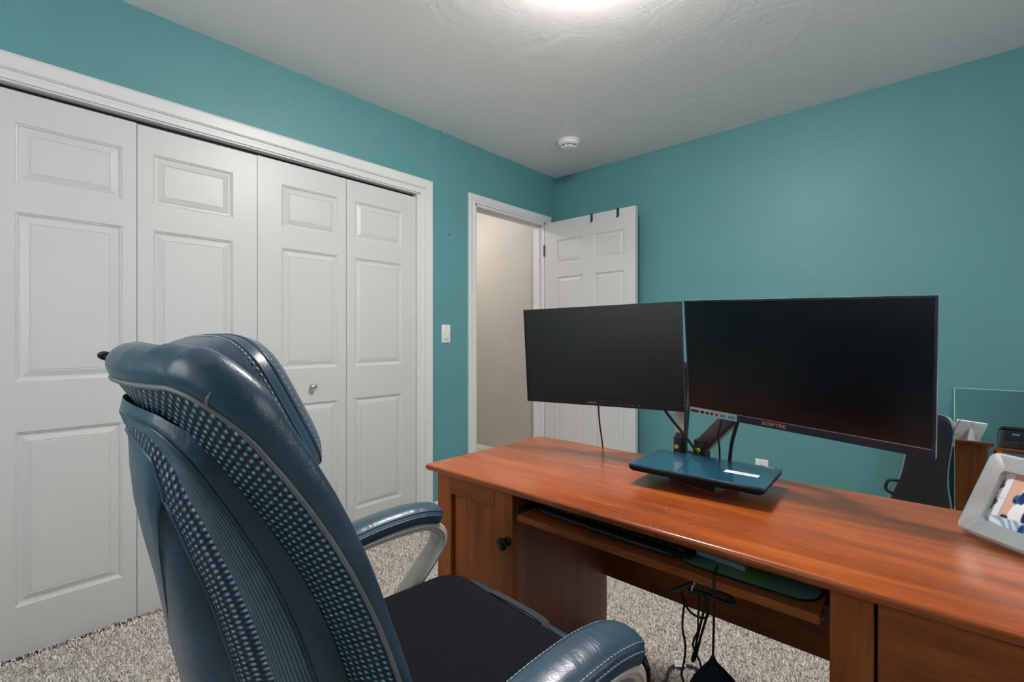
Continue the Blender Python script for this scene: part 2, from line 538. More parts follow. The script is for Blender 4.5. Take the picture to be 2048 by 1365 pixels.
def casing(name, u0, u1, zt, prof, label, thick_u1=None):
    """door casing on the left wall: U path, mitred; prof = (offset outward, proud of wall)"""
    mb = MB()
    def ring(kind):
        out = []
        for o, p in prof:
            o1 = o if thick_u1 is None else min(o, thick_u1)
            if kind == 0: q = (XL+p, u0-o, 0)
            elif kind == 1: q = (XL+p, u0-o, zt+o)
            elif kind == 2: q = (XL+p, u1+o1, zt+o)
            else: q = (XL+p, u1+o1, 0)
            out.append(q)
        return out
    mb.loft([ring(0), ring(1), ring(2), ring(3)])
    return struct(mb.build(name, TRIM), label)
CPROF = [(0,0),(0,.009),(.016,.011),(.021,.0055),(.030,.0055),(.032,.014),(.035,.0125),(.037,.017),(.080,.019),(.090,.014),(.090,0)]
casing('trim_1', CL0-.014, CL1+.016, CLT+.004, CPROF, 'moulded white casing around the closet doors')
DPROF = [(0,0),(0,.010),(.010,.012),(.014,.009),(.018,.0125),(.052,.016),(.058,.013),(.060,0)]
casing('trim_2', DR0-.002, DR1+.004, DRT+.002, [(o, p) for o, p in DPROF], 'white casing around the doorway')
# jamb linings
m = MB()
m.box(XL-.112, XL+.001, CL0-.012, CL0+.002, 0, CLT); m.box(XL-.112, XL+.001, CL1-.002, CL1+.016, 0, CLT); m.box(XL-.112, XL+.001, CL0, CL1, CLT-.003, CLT+.010)
struct(m.build('trim_3', TRIM), 'white closet jamb lining')
m = MB(); m.box(XL-.062, XL-.040, CL0+.01, CL1-.01, CLT-.021, CLT-.004)
struct(m.build('trim_4', BLACKP), 'dark bifold door track under the closet head')
m = MB()
m.box(XL-.112, XL+.001, DR0-.002, DR0+.016, 0, DRT); m.box(XL-.112, XL+.001, DR1-.016, DR1+.004, 0, DRT); m.box(XL-.112, XL+.001, DR0, DR1, DRT-.016, DRT+.002)
m.box(XL-.080, XL-.045, DR0+.016, DR0+.027, 0, DRT-.016); m.box(XL-.080, XL-.045, DR1-.027, DR1-.016, 0, DRT-.016); m.box(XL-.080, XL-.045, DR0+.016, DR1-.016, DRT-.027, DRT-.016)
jamb = struct(m.build('trim_5', TRIM), 'white doorway jamb with stop')
m = MB(); m.box(XL-.040, XL-.010, DR0+.016, DR0+.0185, 0.925, 0.995, 0.0008)
m.build('strike_plate', BRONZE, jamb)

# ------------------------------------------------------------------ panelled doors
PROF_PANEL = [(0,0),(.003,.003),(.007,.0045),(.010,.0085),(.016,.009),(.036,.0025),(.0385,.0042),(.0405,.0022)]
def panel_mesh(rect, depth_sign=1):
    u0, u1, z0, z1 = rect
    mb = MB(); rings = []
    for ins, d in PROF_PANEL:
        rings.append([(u0+ins, d, z0+ins), (u1-ins, d, z0+ins), (u1-ins, d, z1-ins), (u0+ins, d, z1-ins)])
    mb.loft(rings, True, False, True)
    return mb
def panelled_leaf(name, width, z0, z1, rects, t, loc, rz, label, mat=PAINT):
    us = sorted({0, width, *[r[0] for r in rects], *[r[1] for r in rects]})
    zs = sorted({z0, z1, *[r[2] for r in rects], *[r[3] for r in rects]})
    mb = MB()
    for i in range(len(us)-1):
        for j in range(len(zs)-1):
            cu, cz = (us[i]+us[i+1])/2, (zs[j]+zs[j+1])/2
            if any(r[0] < cu < r[1] and r[2] < cz < r[3] for r in rects): continue
            mb.add([(us[i],0,zs[j]),(us[i+1],0,zs[j]),(us[i+1],0,zs[j+1]),(us[i],0,zs[j+1])], [(0,1,2,3)])
    e = .0015
    fr = [(0,0,z0),(width,0,z0),(width,0,z1),(0,0,z1)]
    bk = [(0,t,z0),(width,t,z0),(width,t,z1),(0,t,z1)]
    mb.add(fr+bk, [(0,1,5,4),(1,2,6,5),(2,3,7,6),(3,0,4,7),(7,6,5,4)])
    me = bpy.data.meshes.new(name); me.from_pydata(mb.v, [], mb.f)
    me.materials.append(mat)
    o = bpy.data.objects.new(name, me); COL.objects.link(o)
    o.location = loc; o.rotation_euler = (0,0,rz)
    for r in rects:
        panel_mesh(r).build('panel', mat, o)
    return struct(o, label)

leaf_y = [-.0560, .3985, .8505, 1.3010, 1.7565]
marg = [(.1135,.0468),(.0502,.1041),(.1094,.0486),(.0503,.1010)]
zrows = [(1.668,1.8754),(.968,1.5635),(.178,.790)]
nm = ['first white bifold closet leaf at the picture edge', 'second white bifold closet leaf behind the office chair', 'third white bifold closet leaf with the round knob', 'fourth white bifold closet leaf beside the light switch wall']
XD = XL-.022
for i in range(4):
    wdt = leaf_y[i+1]-leaf_y[i]-.0022
    rects = [(marg[i][0], wdt-marg[i][1]+.002, a, b) for a, b in zrows]
    d = panelled_leaf('door_%d' % (i+1), wdt, 0.002, 1.985-(0.003 if i == 1 else 0), rects, .034, (XD, leaf_y[i], 0), R(90), nm[i])
    if i == 2:
        m = MB(); m.lathe([(.0055,0),(.0055,-.010),(.0075,-.014),(.0145,-.018),(.0165,-.024),(.0145,-.030),(.008,-.033),(.001,-.034)], 24, 'y', c=(1.1116-leaf_y[2], 0, .8728))
        m.build('knob', CHROME, d, smooth=True)
        m = MB(); m.lathe([(.011,0),(.011,-.002),(.007,-.003)], 24, 'y', c=(1.1116-leaf_y[2], 0, .8728))
        m.build('knob_plate', CHROME, d, auto=40)
# open entry door, folded back along the back wall
DY, DX0, DX1 = 2.990, -2.366, -1.572
dw = DX1-DX0
def dxx(px): return atY(px, 500, DY).x - DX0
ca = (dxx(1113.5), dxx(1165.5)); cb = (dxx(1188.5), dxx(1248.5))
rects = [(c[0], c[1], a, b) for c in (ca, cb) for a, b in ((1.700,1.890),(.985,1.600),(.200,.810))]
dr = panelled_leaf('door_5', dw, 0.014, 2.036, rects, .035, (DX0, DY, 0), 0, 'open white six panel entry door folded back on the teal wall')
for z in (.25, 1.05, 1.82):
    m = MB(); m.tube([(-.004,-.004,z-.045),(-.004,-.004,z+.045)], .0055, 10); m.box(-.004, .002, -.002, .030, z-.045, z+.045)
    m.build('hinge', DGREY, dr, auto=40)
m = MB(); m.lathe([(.030,0),(.030,-.004),(.012,-.007),(.011,-.035),(.022,-.042),(.027,-.055),(.022,-.066),(.004,-.070)], 28, 'y', c=(dw-.065, 0, .93))
m.build('door_knob', BRONZE, dr, smooth=True)
for k, px in enumerate((1183.5, 1236.0)):
    x = atY(px, 430, DY).x
    m = MB()
    wd = .0095
    m.box(x-wd, x+wd, DY-.0035, DY-.0008, 1.985, 2.039)
    m.box(x-wd, x+wd, DY-.0035, DY+.039, 2.0368, 2.0395)
    m.box(x-wd, x+wd, DY+.0362, DY+.039, 1.80, 2.039)
    m.tube([(x, DY-.002, 1.990),(x-.001, DY-.006, 1.982),(x-.004, DY-.012, 1.981)], .006, 8, smooth=4)
    o = m.build('over_door_hook', DGREY, auto=40)
    tag(o, ['dark metal over-door hook nearer the hinges', 'dark metal over-door hook nearer the free edge'][k] + ' of the open white door', 'hook', 'over-door hooks on the open door')

# ------------------------------------------------------------------ windows (behind and right of the camera)
def window(name, wdt, z0, z1, loc, rz, label):
    o = MB()
    # frame ring
    t0, t1 = 0.03, 0.09
    f = .045
    o.box(0, f, t0, t1, z0, z1); o.box(wdt-f, wdt, t0, t1, z0, z1); o.box(f, wdt-f, t0, t1, z0, z0+f); o.box(f, wdt-f, t0, t1, z1-f, z1)
    o.box(f, wdt-f, t0+.050, t1-.01, (z0+z1)/2-.02, (z0+z1)/2+.02)
    ob = o.build(name, TRIM); ob.location = loc; ob.rotation_euler = (0,0,rz)
    struct(ob, label)
    g = MB(); g.box(f+.001, wdt-f-.001, .074, .078, z0+f+.001, z1-f-.001); g.build('pane', GLASS, ob)
    s = MB(); s.box(-.05, wdt+.05, -.03, .03, z0-.022, z0); s.build('window_sill', TRIM, ob)
    c = MB()
    for a in ((-.065,0,z0-.09,z1+.065),(wdt,wdt+.065,z0-.09,z1+.065)): c.box(a[0], a[1], -.016, 0, a[2], a[3])
    c.box(0, wdt, -.016, 0, z1, z1+.065); c.box(0, wdt, -.016, 0, z0-.09, z0-.022)
    c.build('window_casing', TRIM, ob)
    return ob
window('window_1', WIN_REAR[1]-WIN_REAR[0], WIN_REAR[2], WIN_REAR[3], (WIN_REAR[1], YR, 0), R(180), 'white framed window in the rear wall')
window('window_2', WIN_RIGHT[1]-WIN_RIGHT[0], WIN_RIGHT[2], WIN_RIGHT[3], (XR, WIN_RIGHT[1], 0), R(-90), 'white framed window in the side wall')

# ------------------------------------------------------------------ ceiling lamp, hall lamp, small wall things
def ceiling_lamp(loc, strength, rad, label, color=(1.0, 0.945, 0.90)):
    t = empty('ceiling_lamp', loc); tag(t, label, 'lamp')
    m = MB(); m.lathe([(.05,0),(rad+.006,0),(rad+.008,-.010),(rad+.004,-.022),(.05,-.022)], 48); m.build('lamp_base', WHITEP, t, auto=40)
    m = MB()
    prof = [(rad*math.cos(a), -.022-.080*math.sin(a)) for a in [R(k*9) for k in range(11)]]
    prof[-1] = (0.002, -.102)
    m.lathe(prof, 48); m.build('lamp_shade', m_emit('lamp_glass_%d' % int(strength*10), color, strength), t, smooth=True)
    m = MB(); m.lathe([(.010,-.101),(.011,-.106),(.004,-.111),(.001,-.112)], 16); m.build('finial', CHROME, t, smooth=True)
    return t
ceiling_lamp((-.822, 1.295, ZC), LAMP_E, .15, 'round frosted glass flush ceiling lamp above the desk')
ceiling_lamp((-3.45, 2.45, ZC), 55.0, .13, 'round frosted glass flush ceiling lamp in the hallway')

t = empty('smoke_detector', (-1.862, 2.612, ZC)); tag(t, 'round white smoke detector on the ceiling near the corner', 'smoke detector')
m = MB(); m.lathe([(.02,0),(.077,0),(.077,-.006),(.071,-.010),(.073,-.012),(.072,-.026),(.062,-.033),(.05,-.034)], 48); m.build('base', WHITEP, t, auto=35)
m = MB(); m.lathe([(.051,-.030),(.051,-.040)], 40); m.build('vent_gap', BLACKP, t, auto=35)
m = MB(); m.lathe([(.050,-.0385),(.055,-.041),(.052,-.048),(.035,-.053),(.002,-.0545)], 40); m.build('cap', WHITEP, t, auto=50)
for k in range(8):
    a = 2*PI*k/8+.2
    m = MB(); m.M = Matrix.Rotation(a, 4, 'Z'); m.box(.049, .0555, -.004, .004, -.041, -.031); m.build('fin', WHITEP, t)

t = empty('light_switch', (XL, 1.976, 1.149), R(90)); tag(t, 'white rocker light switch on the teal wall beside the doorway', 'light switch')
m = MB(); m.box(-.0355, .0355, -.0055, 0, -.058, .058, .0025); m.build('plate', WHITEP, t, auto=40)
m = MB(); m.box(-.0165, .0165, -.0070, -.003, -.0335, .0335, .001); m.build('rocker_frame', WHITEP, t, auto=40)
m = MB(); m.add([(-.0145,-.0072,-.031),(.0145,-.0072,-.031),(.0145,-.0078,0),(-.0145,-.0078,0),(-.0145,-.0115,.031),(.0145,-.0115,.031),(-.0145,-.003,-.031),(.0145,-.003,-.031),(-.0145,-.003,.031),(.0145,-.003,.031)],
    [(0,1,2,3),(3,2,5,4),(4,5,9,8),(0,3,4,8,6),(1,7,9,5,2),(0,6,7,1)]); m.build('rocker', WHITEP, t)
m = MB(); m.box(-.0145, .0145, -.0074, -.0068, -.0345, -.0322); m.build('slot', DGREY, t)
for z in (-.048, .048):
    m = MB(); m.lathe([(.003,0),(.003,-.0062),(.001,-.0066)], 12, 'y', c=(0,0,z)); m.build('screw', SILVER, t)

t = empty('power_outlet', (-.816, YB, .330)); tag(t, 'white wall outlet low on the teal wall behind the desk', 'outlet')
m = MB(); m.box(-.0355, .0355, -.0055, 0, -.058, .058, .0025); m.build('plate', WHITEP, t, auto=40)
for z in (-.020, .020):
    m = MB(); m.loft([[(x, -.0075, z+y) for x, y in rrect(.033, .028, .010)], [(x, -.003, z+y) for x, y in rrect(.033, .028, .010)]])
    q = m.build('socket', WHITEP, t)
    for x in (-.0065, .0065):
        m = MB(); m.box(x-.0012, x+.0012, -.0078, -.0072, z-.001, z+.008); m.build('slot', BLACKP, q)
    m = MB(); m.lathe([(.0024,-.0072),(.0024,-.0078)], 10, 'y', c=(0,0,z-.007)); m.build('ground_hole', BLACKP, q)

for k, (p, lab) in enumerate((((XL+.012, 1.940, ZC-.004), 'small cup hook in the ceiling edge above the closet corner'), ((XL+.020, 2.560, ZC-.004), 'small dark nail in the ceiling edge above the doorway'))):
    m = MB()
    if k == 0: m.tube([(p[0],p[1],ZC),(p[0],p[1],ZC-.010),(p[0]+.006,p[1]+.003,ZC-.018),(p[0]+.010,p[1]+.004,ZC-.010)], .0028, 8, smooth=4)
    else: m.lathe([(.0018,ZC),(.0018,ZC-.004),(.0042,ZC-.006),(.001,ZC-.008)], 10, c=(p[0],p[1],0))
    tag(m.build(['ceiling_hook', 'ceiling_nail'][k], [SILVER, BLACKP][k], smooth=True), lab, ['hook', 'nail'][k])
m = MB(); q = atX(898, 470, XL)
m.tube([(XL, q.y, q.z+.006),(XL+.008, q.y, q.z+.004),(XL+.009, q.y, q.z-.010)], .0016, 8, smooth=3)
tag(m.build('wall_nail', DGREY, smooth=True), 'small bent nail in the teal wall between closet and doorway', 'nail')

# ------------------------------------------------------------------ desk
HD = .735
DXL, DXR, DYF, DYB = -1.181, .262, .902, 1.466
D0 = Vector((-.46, 1.18, 0))
def WB():                       # mesh builder in world coordinates for a thing whose empty sits at D0
    q = MB(); q.M = Matrix.Translation(-CUR); return q
CUR = D0
desk = empty('desk', D0); tag(desk, 'long cherry wood pedestal desk with a keyboard tray', 'desk')
# top: rounded edge slab
m = WB()
rings = []
for ins, z in ((.010,HD-.022),(.003,HD-.019),(0,HD-.012),(.001,HD-.006),(.004,HD-.0015),(.009,HD)):
    rings.append([(DXL+ins,DYF+ins,z),(DXR-ins,DYF+ins,z),(DXR-ins,DYB-ins,z),(DXL+ins,DYB-ins,z)])
m.loft(rings); m.build('desktop', WOODT, desk, auto=50)
PF = .926                                   # pedestal front plane
ZT = HD-.022
PL = (-1.151, -.841); PR = (-.139, .232)
def side(x0, x1, y0=PF+.018, y1=1.400, z0=.0, mat=WOODS):
    q = WB(); q.box(x0, x1, y0, y1, z0, ZT, .0015, 1); return q.build('side_panel', mat, desk)
side(PL[0], PL[0]+.018); side(PL[1]-.018, PL[1]); side(PR[0], PR[0]+.018, mat=WOODS); side(PR[1]-.018, PR[1])
m = WB(); m.box(PL[0]+.018, PL[1]-.018, 1.384, 1.400, .05, ZT); m.build('back_panel', WOODV, desk)
m = WB(); m.box(PR[0]+.018, PR[1]-.018, 1.384, 1.400, .05, ZT); m.build('back_panel', WOODV, desk)
m = WB(); m.box(PL[1]+.0005, PR[0]-.0005, 1.384, 1.400, .328, ZT, .001, 1); m.build('modesty_panel', WOODX, desk)
m = WB(); m.box(PL[0]+.018, PL[1]-.018, PF+.02, 1.384, .06, .078); m.build('bottom_shelf', WOODV, desk)
m = WB(); m.box(PR[0]+.018, PR[1]-.018, PF+.02, 1.384, .06, .078); m.build('bottom_shelf', WOODV, desk)
# left pedestal front: shaker door
def shaker(x0, x1, z0, z1, st, knob, rst=None):
    d = WB(); rst = rst or st
    d.box(x0, x0+st, PF, PF+.019, z0, z1, .0015, 1)
    fr = d.build('door', WOODV, desk)
    q = WB(); q.box(x1-rst, x1, PF, PF+.019, z0, z1, .0015, 1); q.build('stile', WOODV, fr)
    for a, b in ((z1-.055, z1), (z0, z0+.060)):
        q = WB(); q.box(x0+st, x1-rst, PF, PF+.019, a, b, .0012, 1); q.build('rail', WOODX, fr)
    q = WB(); q.box(x0+st+.0055, x1-rst-.0005, PF+.0125, PF+.017, z0+.06, z1-.055); q.build('panel', WOODV, fr)
    if knob:
        kx, kz = knob
        q = WB(); q.lathe([(.012,PF),(.012,PF-.003),(.006,PF-.006),(.0055,PF-.014),(.012,PF-.018),(.0165,PF-.022),(.0165,PF-.026),(.010,PF-.029),(.001,PF-.030)], 28, 'y', c=(kx, 0, kz))
        q.build('knob', BRONZE, fr, smooth=True)
    return fr
kp = atY(1003, 1089, PF-.024)
shaker(PL[0], PL[1], .035, ZT-.002, .062, (kp.x, kp.z), .066)
m = WB(); m.box(PR[0], PR[0]+.058, PF, PF+.019, 0, ZT-.001, .0015, 1); m.build('front_stile', WOODV, desk)
m = WB(); m.box(PR[0]+.0625, PR[1], PF+.001, PF+.018, .045, ZT-.003, .0015, 1); pd_ = m.build('door', WOODX, desk)
q = WB(); q.lathe([(.012,PF),(.012,PF-.003),(.006,PF-.006),(.0055,PF-.014),(.012,PF-.018),(.0165,PF-.022),(.0165,PF-.026),(.010,PF-.029),(.001,PF-.030)], 28, 'y', c=(PR[0]+.09, 0, .36)); q.build('knob', BRONZE, pd_, smooth=True)
# keyboard tray on runners
m = WB(); m.box(-.820, -.152, .9215, 1.28, .645, .661, .001, 1); tray = m.build('keyboard_tray', WOODX, desk)
for x0, x1 in ((-.8405, -.8205), (-.1515, -.1395)):
    m = WB(); m.box(x0, x1, .95, 1.30, .640, .668); m.build('runner', BLACKP, tray)
m = WB(); m.lathe([(.004,0),(.004,-.006),(.001,-.007)], 10, 'x', c=(-.1515,.952,.646)); m.build('runner_screw', SILVER, tray)

m = WB()
for px, py, r_ in ((978,947,.0012),(1236,961,.0019),(1216,1010,.0009),(1312,1056,.0011),(1330,1048,.0009),(1387,1041,.0009),(1409,1002,.0010),(1416,999,.0008),(1333,1017,.0012),(1301,1052,.0008),(1500,1068,.0009),(1448,1040,.0008),(1600,1050,.0009),(1832,1043,.0010),(1774,1051,.0009)):
    q_ = atZ(px, py, HD); m.lathe([(r_*.9,HD),(r_,HD+.0004),(r_*.3,HD+.0008)], 7, c=(q_.x,q_.y,0))
sp = m.build('dust_specks', PAPER, desk); sp['kind'] = 'stuff'
# things on the tray -------------------------------------------------
k = empty('keyboard', (-.585, 1.045, .661), R(-2)); tag(k, 'black computer keyboard lying on the pull-out tray', 'keyboard')
m = MB()
sec = [[(x, -.075+y*.15, z) for x, z in ((-.20,0),(.20,0),(.20,.012+.010*y),(-.20,.012+.010*y))] for y in (0,.1,.9,1)]
m.loft(sec); m.build('case', BLACKP, k)
for rr in range(5):
    for cc in range(17):
        q = MB(); q.box(-.192+cc*.0226, -.192+cc*.0226+.0192, -.066+rr*.0275, -.066+rr*.0275+.0235, .013+rr*.0016, .0205+rr*.0017, .0015, 1); q.build('key', DGREY, k)
m = MB(); m.tube([(-.19,-.078,.006),(-.1,-.086,.009),(.05,-.088,.009),(.17,-.080,.006)], .0045, 8, smooth=5); m.build('wrist_rest_edge', DGREY, k, smooth=True)

def grid_print(name, w_, h_, nx, ny, fn, parent, z=0.0, mat=PRINT, outline=None):
    """flat printed sheet in local xy, colour per face corner from fn(u,v) in sRGB 0..255"""
    vs_, fs, cols = [], [], []
    for j in range(ny+1):
        for i in range(nx+1):
            u, v = i/nx, j/ny
            x, y = (u-.5)*w_, (v-.5)*h_
            if outline: x, y = outline(x, y)
            vs_.append((x, y, z))
    for j in range(ny):
        for i in range(nx):
            fs.append((j*(nx+1)+i, j*(nx+1)+i+1, (j+1)*(nx+1)+i+1, (j+1)*(nx+1)+i))
    me = bpy.data.meshes.new(name); me.from_pydata(vs_, [], fs)
    ca_ = me.color_attributes.new('print', 'FLOAT_COLOR', 'POINT')
    for idx in range(len(vs_)):
        i, j = idx % (nx+1), idx//(nx+1)
        ca_.data[idx].color = srgb(*fn(i/nx, j/ny))
    me.materials.append(mat)
    o = bpy.data.objects.new(name, me); COL.objects.link(o)
    if parent: o.parent = parent
    return o
def mixc(a, b, t):
    t = max(0, min(1, t)); return tuple(a[i]*(1-t)+b[i]*t for i in range(3))
def blob(u, v, cu, cv, ru, rv, soft=.3):
    d = math.sqrt(((u-cu)/ru)**2+((v-cv)/rv)**2)
    return max(0, min(1, (1-d)/soft+.5))
t = empty('mouse_pad', (-.285, 1.052, .661)); tag(t, 'rounded mouse pad with a green and blue print on the tray', 'mouse pad')
m = MB(); pts = rrect(.25, .21, .045, 8); m.loft([[(x,y,0) for x, y in pts], [(x,y,.0035) for x, y in pts], [(x*.985,y*.985,.004) for x, y in pts]]); m.build('pad', BLACKP, t)
def padfn(u, v):
    c = mixc((40,70,50), (120,170,130), 1-v)
    c = mixc(c, (110,150,70), blob(u, v, .55, .25, .2, .15, .8))
    c = mixc(c, (60,20,20), blob(u, v, .5, .6, .18, .2, .8))
    c = mixc(c, (40,90,170), blob(u, v, .08, .45, .22, .3, .7))
    return mixc(c, (90,140,130), blob(u, v, .85, .1, .2, .2, .9))
def padout(x, y):
    L = .0375
    ex, ey = abs(x)-(.1225-L), abs(y)-(.1025-L)
    if ex > 0 and ey > 0:
        d = math.hypot(ex, ey)
        mx = max(ex, ey); k_ = mx/d if d > 0 else 1
        return (math.copysign(.1225-L+ex*k_, x), math.copysign(.1025-L+ey*k_, y))
    return (x, y)
grid_print('printed_top', .245, .205, 36, 30, padfn, t, .0043, outline=padout)
m = MB(); m.box(-.050, .050, -.013, .013, 0, .011, .003)
o = m.build('eraser_block', m_fabric('pale_blue_foam', (0.33, 0.46, 0.55), 300)); o.location = (-.335, 1.005, .6652); o.rotation_euler = (0,0,R(-6))
tag(o, 'pale blue and white block lying on the mouse pad', 'block')

# ------------------------------------------------------------------ monitors and their mount
def monitor(name, loc, yaw, pitch, roll, chin, label, scr, body, edge, text, tmat, tsize, tx):
    t = empty(name, loc)
    t.rotation_mode = 'XYZ'
    t.rotation_euler = (Matrix.Rotation(R(yaw),3,'Z') @ Matrix.Rotation(R(pitch),3,'X') @ Matrix.Rotation(R(roll),3,'Y')).to_euler('XYZ')
    tag(t, label, 'monitor')
    W_, H_ = .54, .322
    w2, h2 = W_/2, H_/2
    m = MB(); m.box(-w2, w2, .0015, .012, -h2, h2, .0012, 1); m.build('back_shell', edge, t)
    m = MB()
    pr = [(.48,.27,.012),(.46,.25,.022),(.30,.19,.040),(.28,.17,.042)]
    m.loft([[(x, d, z-.005) for x, z in rrect(a, b, .02)] for a, b, d in pr]); m.build('rear_housing', BLACKP, t, auto=40)
    bz = .0045
    m = MB(); m.box(-w2, -w2+bz, 0, .004, -h2, h2); m.box(w2-bz, w2, 0, .004, -h2, h2); m.box(-w2+bz, w2-bz, 0, .004, h2-bz, h2)
    m.build('bezel', body, t)
    m = MB(); m.box(-w2, w2, -.0012, .004, -h2, -h2+chin, .0006, 1); ch = m.build('chin', body, t)
    m = MB(); m.box(-w2+bz, w2-bz, .0012, .003, -h2+chin, h2-bz); m.build('screen', scr, t)
    if text:
        text_mesh('lettering', text, tsize, tmat, ch, (tx, -.0015, -h2+chin*.5), (R(90),0,0), sx=1.25, font_bold=.00018)
    return t, ch
ML, chl = monitor('computer_monitor', (-.8258, 1.3102, 1.0624), 8.2, 3.74, -.8, .019, 'thin matte black monitor nearest the open door', SCREENL, BLACKP, DGREY, 'PHILIPS', GREYT, .0075, -.022)
for k_, x in enumerate((.075, .095, .115, .135)):
    m = MB(); m.box(x-.004, x+.004, -.0018, -.0010, -.161+.008, -.161+.0095); m.build('button_mark', GREYT, chl)
m = MB(); m.box(-.2655, .2655, -.0016, -.0006, -.161+.0185, -.161+.0195); m.build('chin_edge', DGREY, ML)
MR, chr_ = monitor('computer_monitor', (-.2749, 1.2720, 1.0536), -12.0, 8.47, 2.62, .0195, 'glossy monitor with copper lettering and silver edges nearest the mirror', SCREENR, NAVYB, SILVER, 'SCEPTRE', ROSE, .0118, -.035)
m = MB(); m.box(-.2655, .2655, -.0018, -.0005, -.161+.0188, -.161+.0200); m.build('chin_edge', SILVER, MR)
# feature sticker on the chin
m = MB(); m.box(-.2655, -.128, -.0022, -.0010, -.1605, -.1425); stk = m.build('feature_sticker', plain('pale_sticker', (0.42, 0.58, 0.60), 0.4), chr_)
stk.parent = MR
for i, (x0, x1, mt) in enumerate(((-.262,-.238,DGREY),(-.232,-.222,NAVYB),(-.217,-.207,DGREY),(-.202,-.195,NAVYB),(-.188,-.181,RED),(-.174,-.160,BLUEG),(-.152,-.133,BLUEG))):
    q = MB(); q.box(x0, x1, -.0027, -.0021, -.1555, -.1480); q.build('sticker_icon', mt, stk)

mount = empty('monitor_mount', (-.560, 1.430, HD)); tag(mount, 'dark metal dual monitor mount clamped to the desk back', 'monitor mount')
CUR = Vector((-.560, 1.430, HD))
m = WB(); m.loft([[(x-.56, y+1.425, HD+z) for x, y in rrect(.11, .07, .012)] for z in (0, .010)]); m.build('base_plate', BLACKP, mount, auto=40)
m = WB(); m.box(-.585, -.535, 1.4665, 1.474, HD-.06, HD+.010); m.box(-.585, -.535, 1.43, 1.474, HD-.060, HD-.052); m.build('clamp', BLACKP, mount)
m = WB(); m.lathe([(.018,HD+.010),(.018,HD+.035)], 20, c=(-.560,1.432,0)); m.build('post', GUNM, mount, auto=40)
def link(p, q, w_, h_, mat, name, rad=.008, parent=None):
    """straight arm of rounded rectangular section, broad side facing the sitter's right"""
    p, q = Vector(p), Vector(q)
    mm = WB(); sec_ = rrect(w_, h_, rad, 4)
    mm.sweep([p, p.lerp(q,.03), p.lerp(q,.97), q], sec_, up=(0,-1,0.3), scale=[.86,1,1,.86])
    return mm.build(name, mat, parent or mount, auto=40)
eL = atY(1361, 905, 1.435); eR = atY(1404, 912, 1.435)
def block(c, w_, name):
    mm = WB(); mm.loft([[(c.x+x, c.y+y, z) for x, y in rrect(w_, .040, .010)] for z in (HD+.022, HD+.026, c.z+.042, c.z+.048)])
    return mm.build(name, BLACKP, mount, auto=40)
bl = block(eL, .034, 'elbow'); br = block(eR, .040, 'elbow')
for e, b_ in ((eL, bl), (eR, br)):
    mm = WB()
    mm.lathe([(.0065, e.y-.0202),(.0065, e.y-.0212),(.001, e.y-.0213)], 20, 'y', c=(e.x-.004, 0, e.z+.020)); st_ = mm.build('warning_sticker', YELLOW, b_)
    mm = WB(); mm.tube([(e.x-.0055, e.y-.0216, e.z+.018),(e.x-.004, e.y-.0216, e.z+.0228),(e.x-.0025, e.y-.0216, e.z+.018)], .0007, 6); mm.build('sticker_mark', BLACKP, st_)
topL = Vector((eL.x+.006, 1.468, 1.03))
link((eL.x, 1.440, eL.z+.03), topL, .034, .028, GUNM, 'gas_spring_arm')
m = WB(); m.box(eL.x-.013, eL.x+.015, 1.424, 1.4265, eL.z+.062, eL.z+.155); m.build('arm_cover', SILVER, mount)
link(topL, (-.812, 1.385, 1.062), .03, .03, BLACKP, 'head_link')
topR = Vector((-.335, 1.400, 1.020))
ga = link((eR.x+.002, 1.440, eR.z+.03), topR, .046, .032, GUNM, 'gas_spring_arm')
link(topR, (-.272, 1.330, 1.052), .03, .03, BLACKP, 'head_link')
for c, yw in (((-.8258,1.3102,1.0624),8.2),((-.2749,1.272,1.0536),-12.0)):
    mm = WB()
    mm.M = mm.M @ Matrix.Translation(c) @ Matrix.Rotation(R(yw),4,'Z')
    mm.box(-.055, .055, .043, .047, -.055, .055, .001, 1); mm.lathe([(.022,.047),(.022,.070)], 20, 'y')
    mm.build('vesa_plate', BLACKP, mount)
for x in (eL.x, eR.x):
    link((-.560, 1.432, HD+.028), (x, 1.435, HD+.028), .03, .016, BLACKP, 'lower_link', .004)

def cable(name, pts, r, label, mat=CORD, group=None, smooth=8):
    mm = MB(); mm.tube(pts, r, 8, smooth=smooth)
    o = mm.build(name, mat, smooth=True); tag(o, label, 'cable', group); return o
cable('monitor_cable', [atY(1196,808,1.345), atY(1197,815,1.345), atY(1199,845,1.36), atY(1203,875,1.38), atZ(1206,898,HD+.004)], .0026, 'thin black cable dropping from the left monitor to the desk', group='monitor cables')
cable('monitor_cable', [atY(1328,818,1.37), atY(1340,835,1.38), atY(1366,867,1.40), atY(1388,897,1.405), atY(1400,918,1.41), atY(1405,940,1.412)], .0042, 'thick black cable slanting from the left monitor behind the laptop', group='monitor cables')
cable('monitor_cable', [atY(1446,832,1.345), atY(1441,850,1.36), atY(1437,872,1.38), atY(1439,900,1.39), atY(1440,935,1.40)], .0026, 'thin black cable hanging in front of the raised gas arm', group='monitor cables')
cable('monitor_cable', [atY(1478,835,1.335), atY(1472,855,1.35), atY(1464,885,1.37), atY(1460,915,1.385), atY(1460,945,1.395)], .0052, 'thick black cable curving down from the copper-lettered monitor', group='monitor cables')

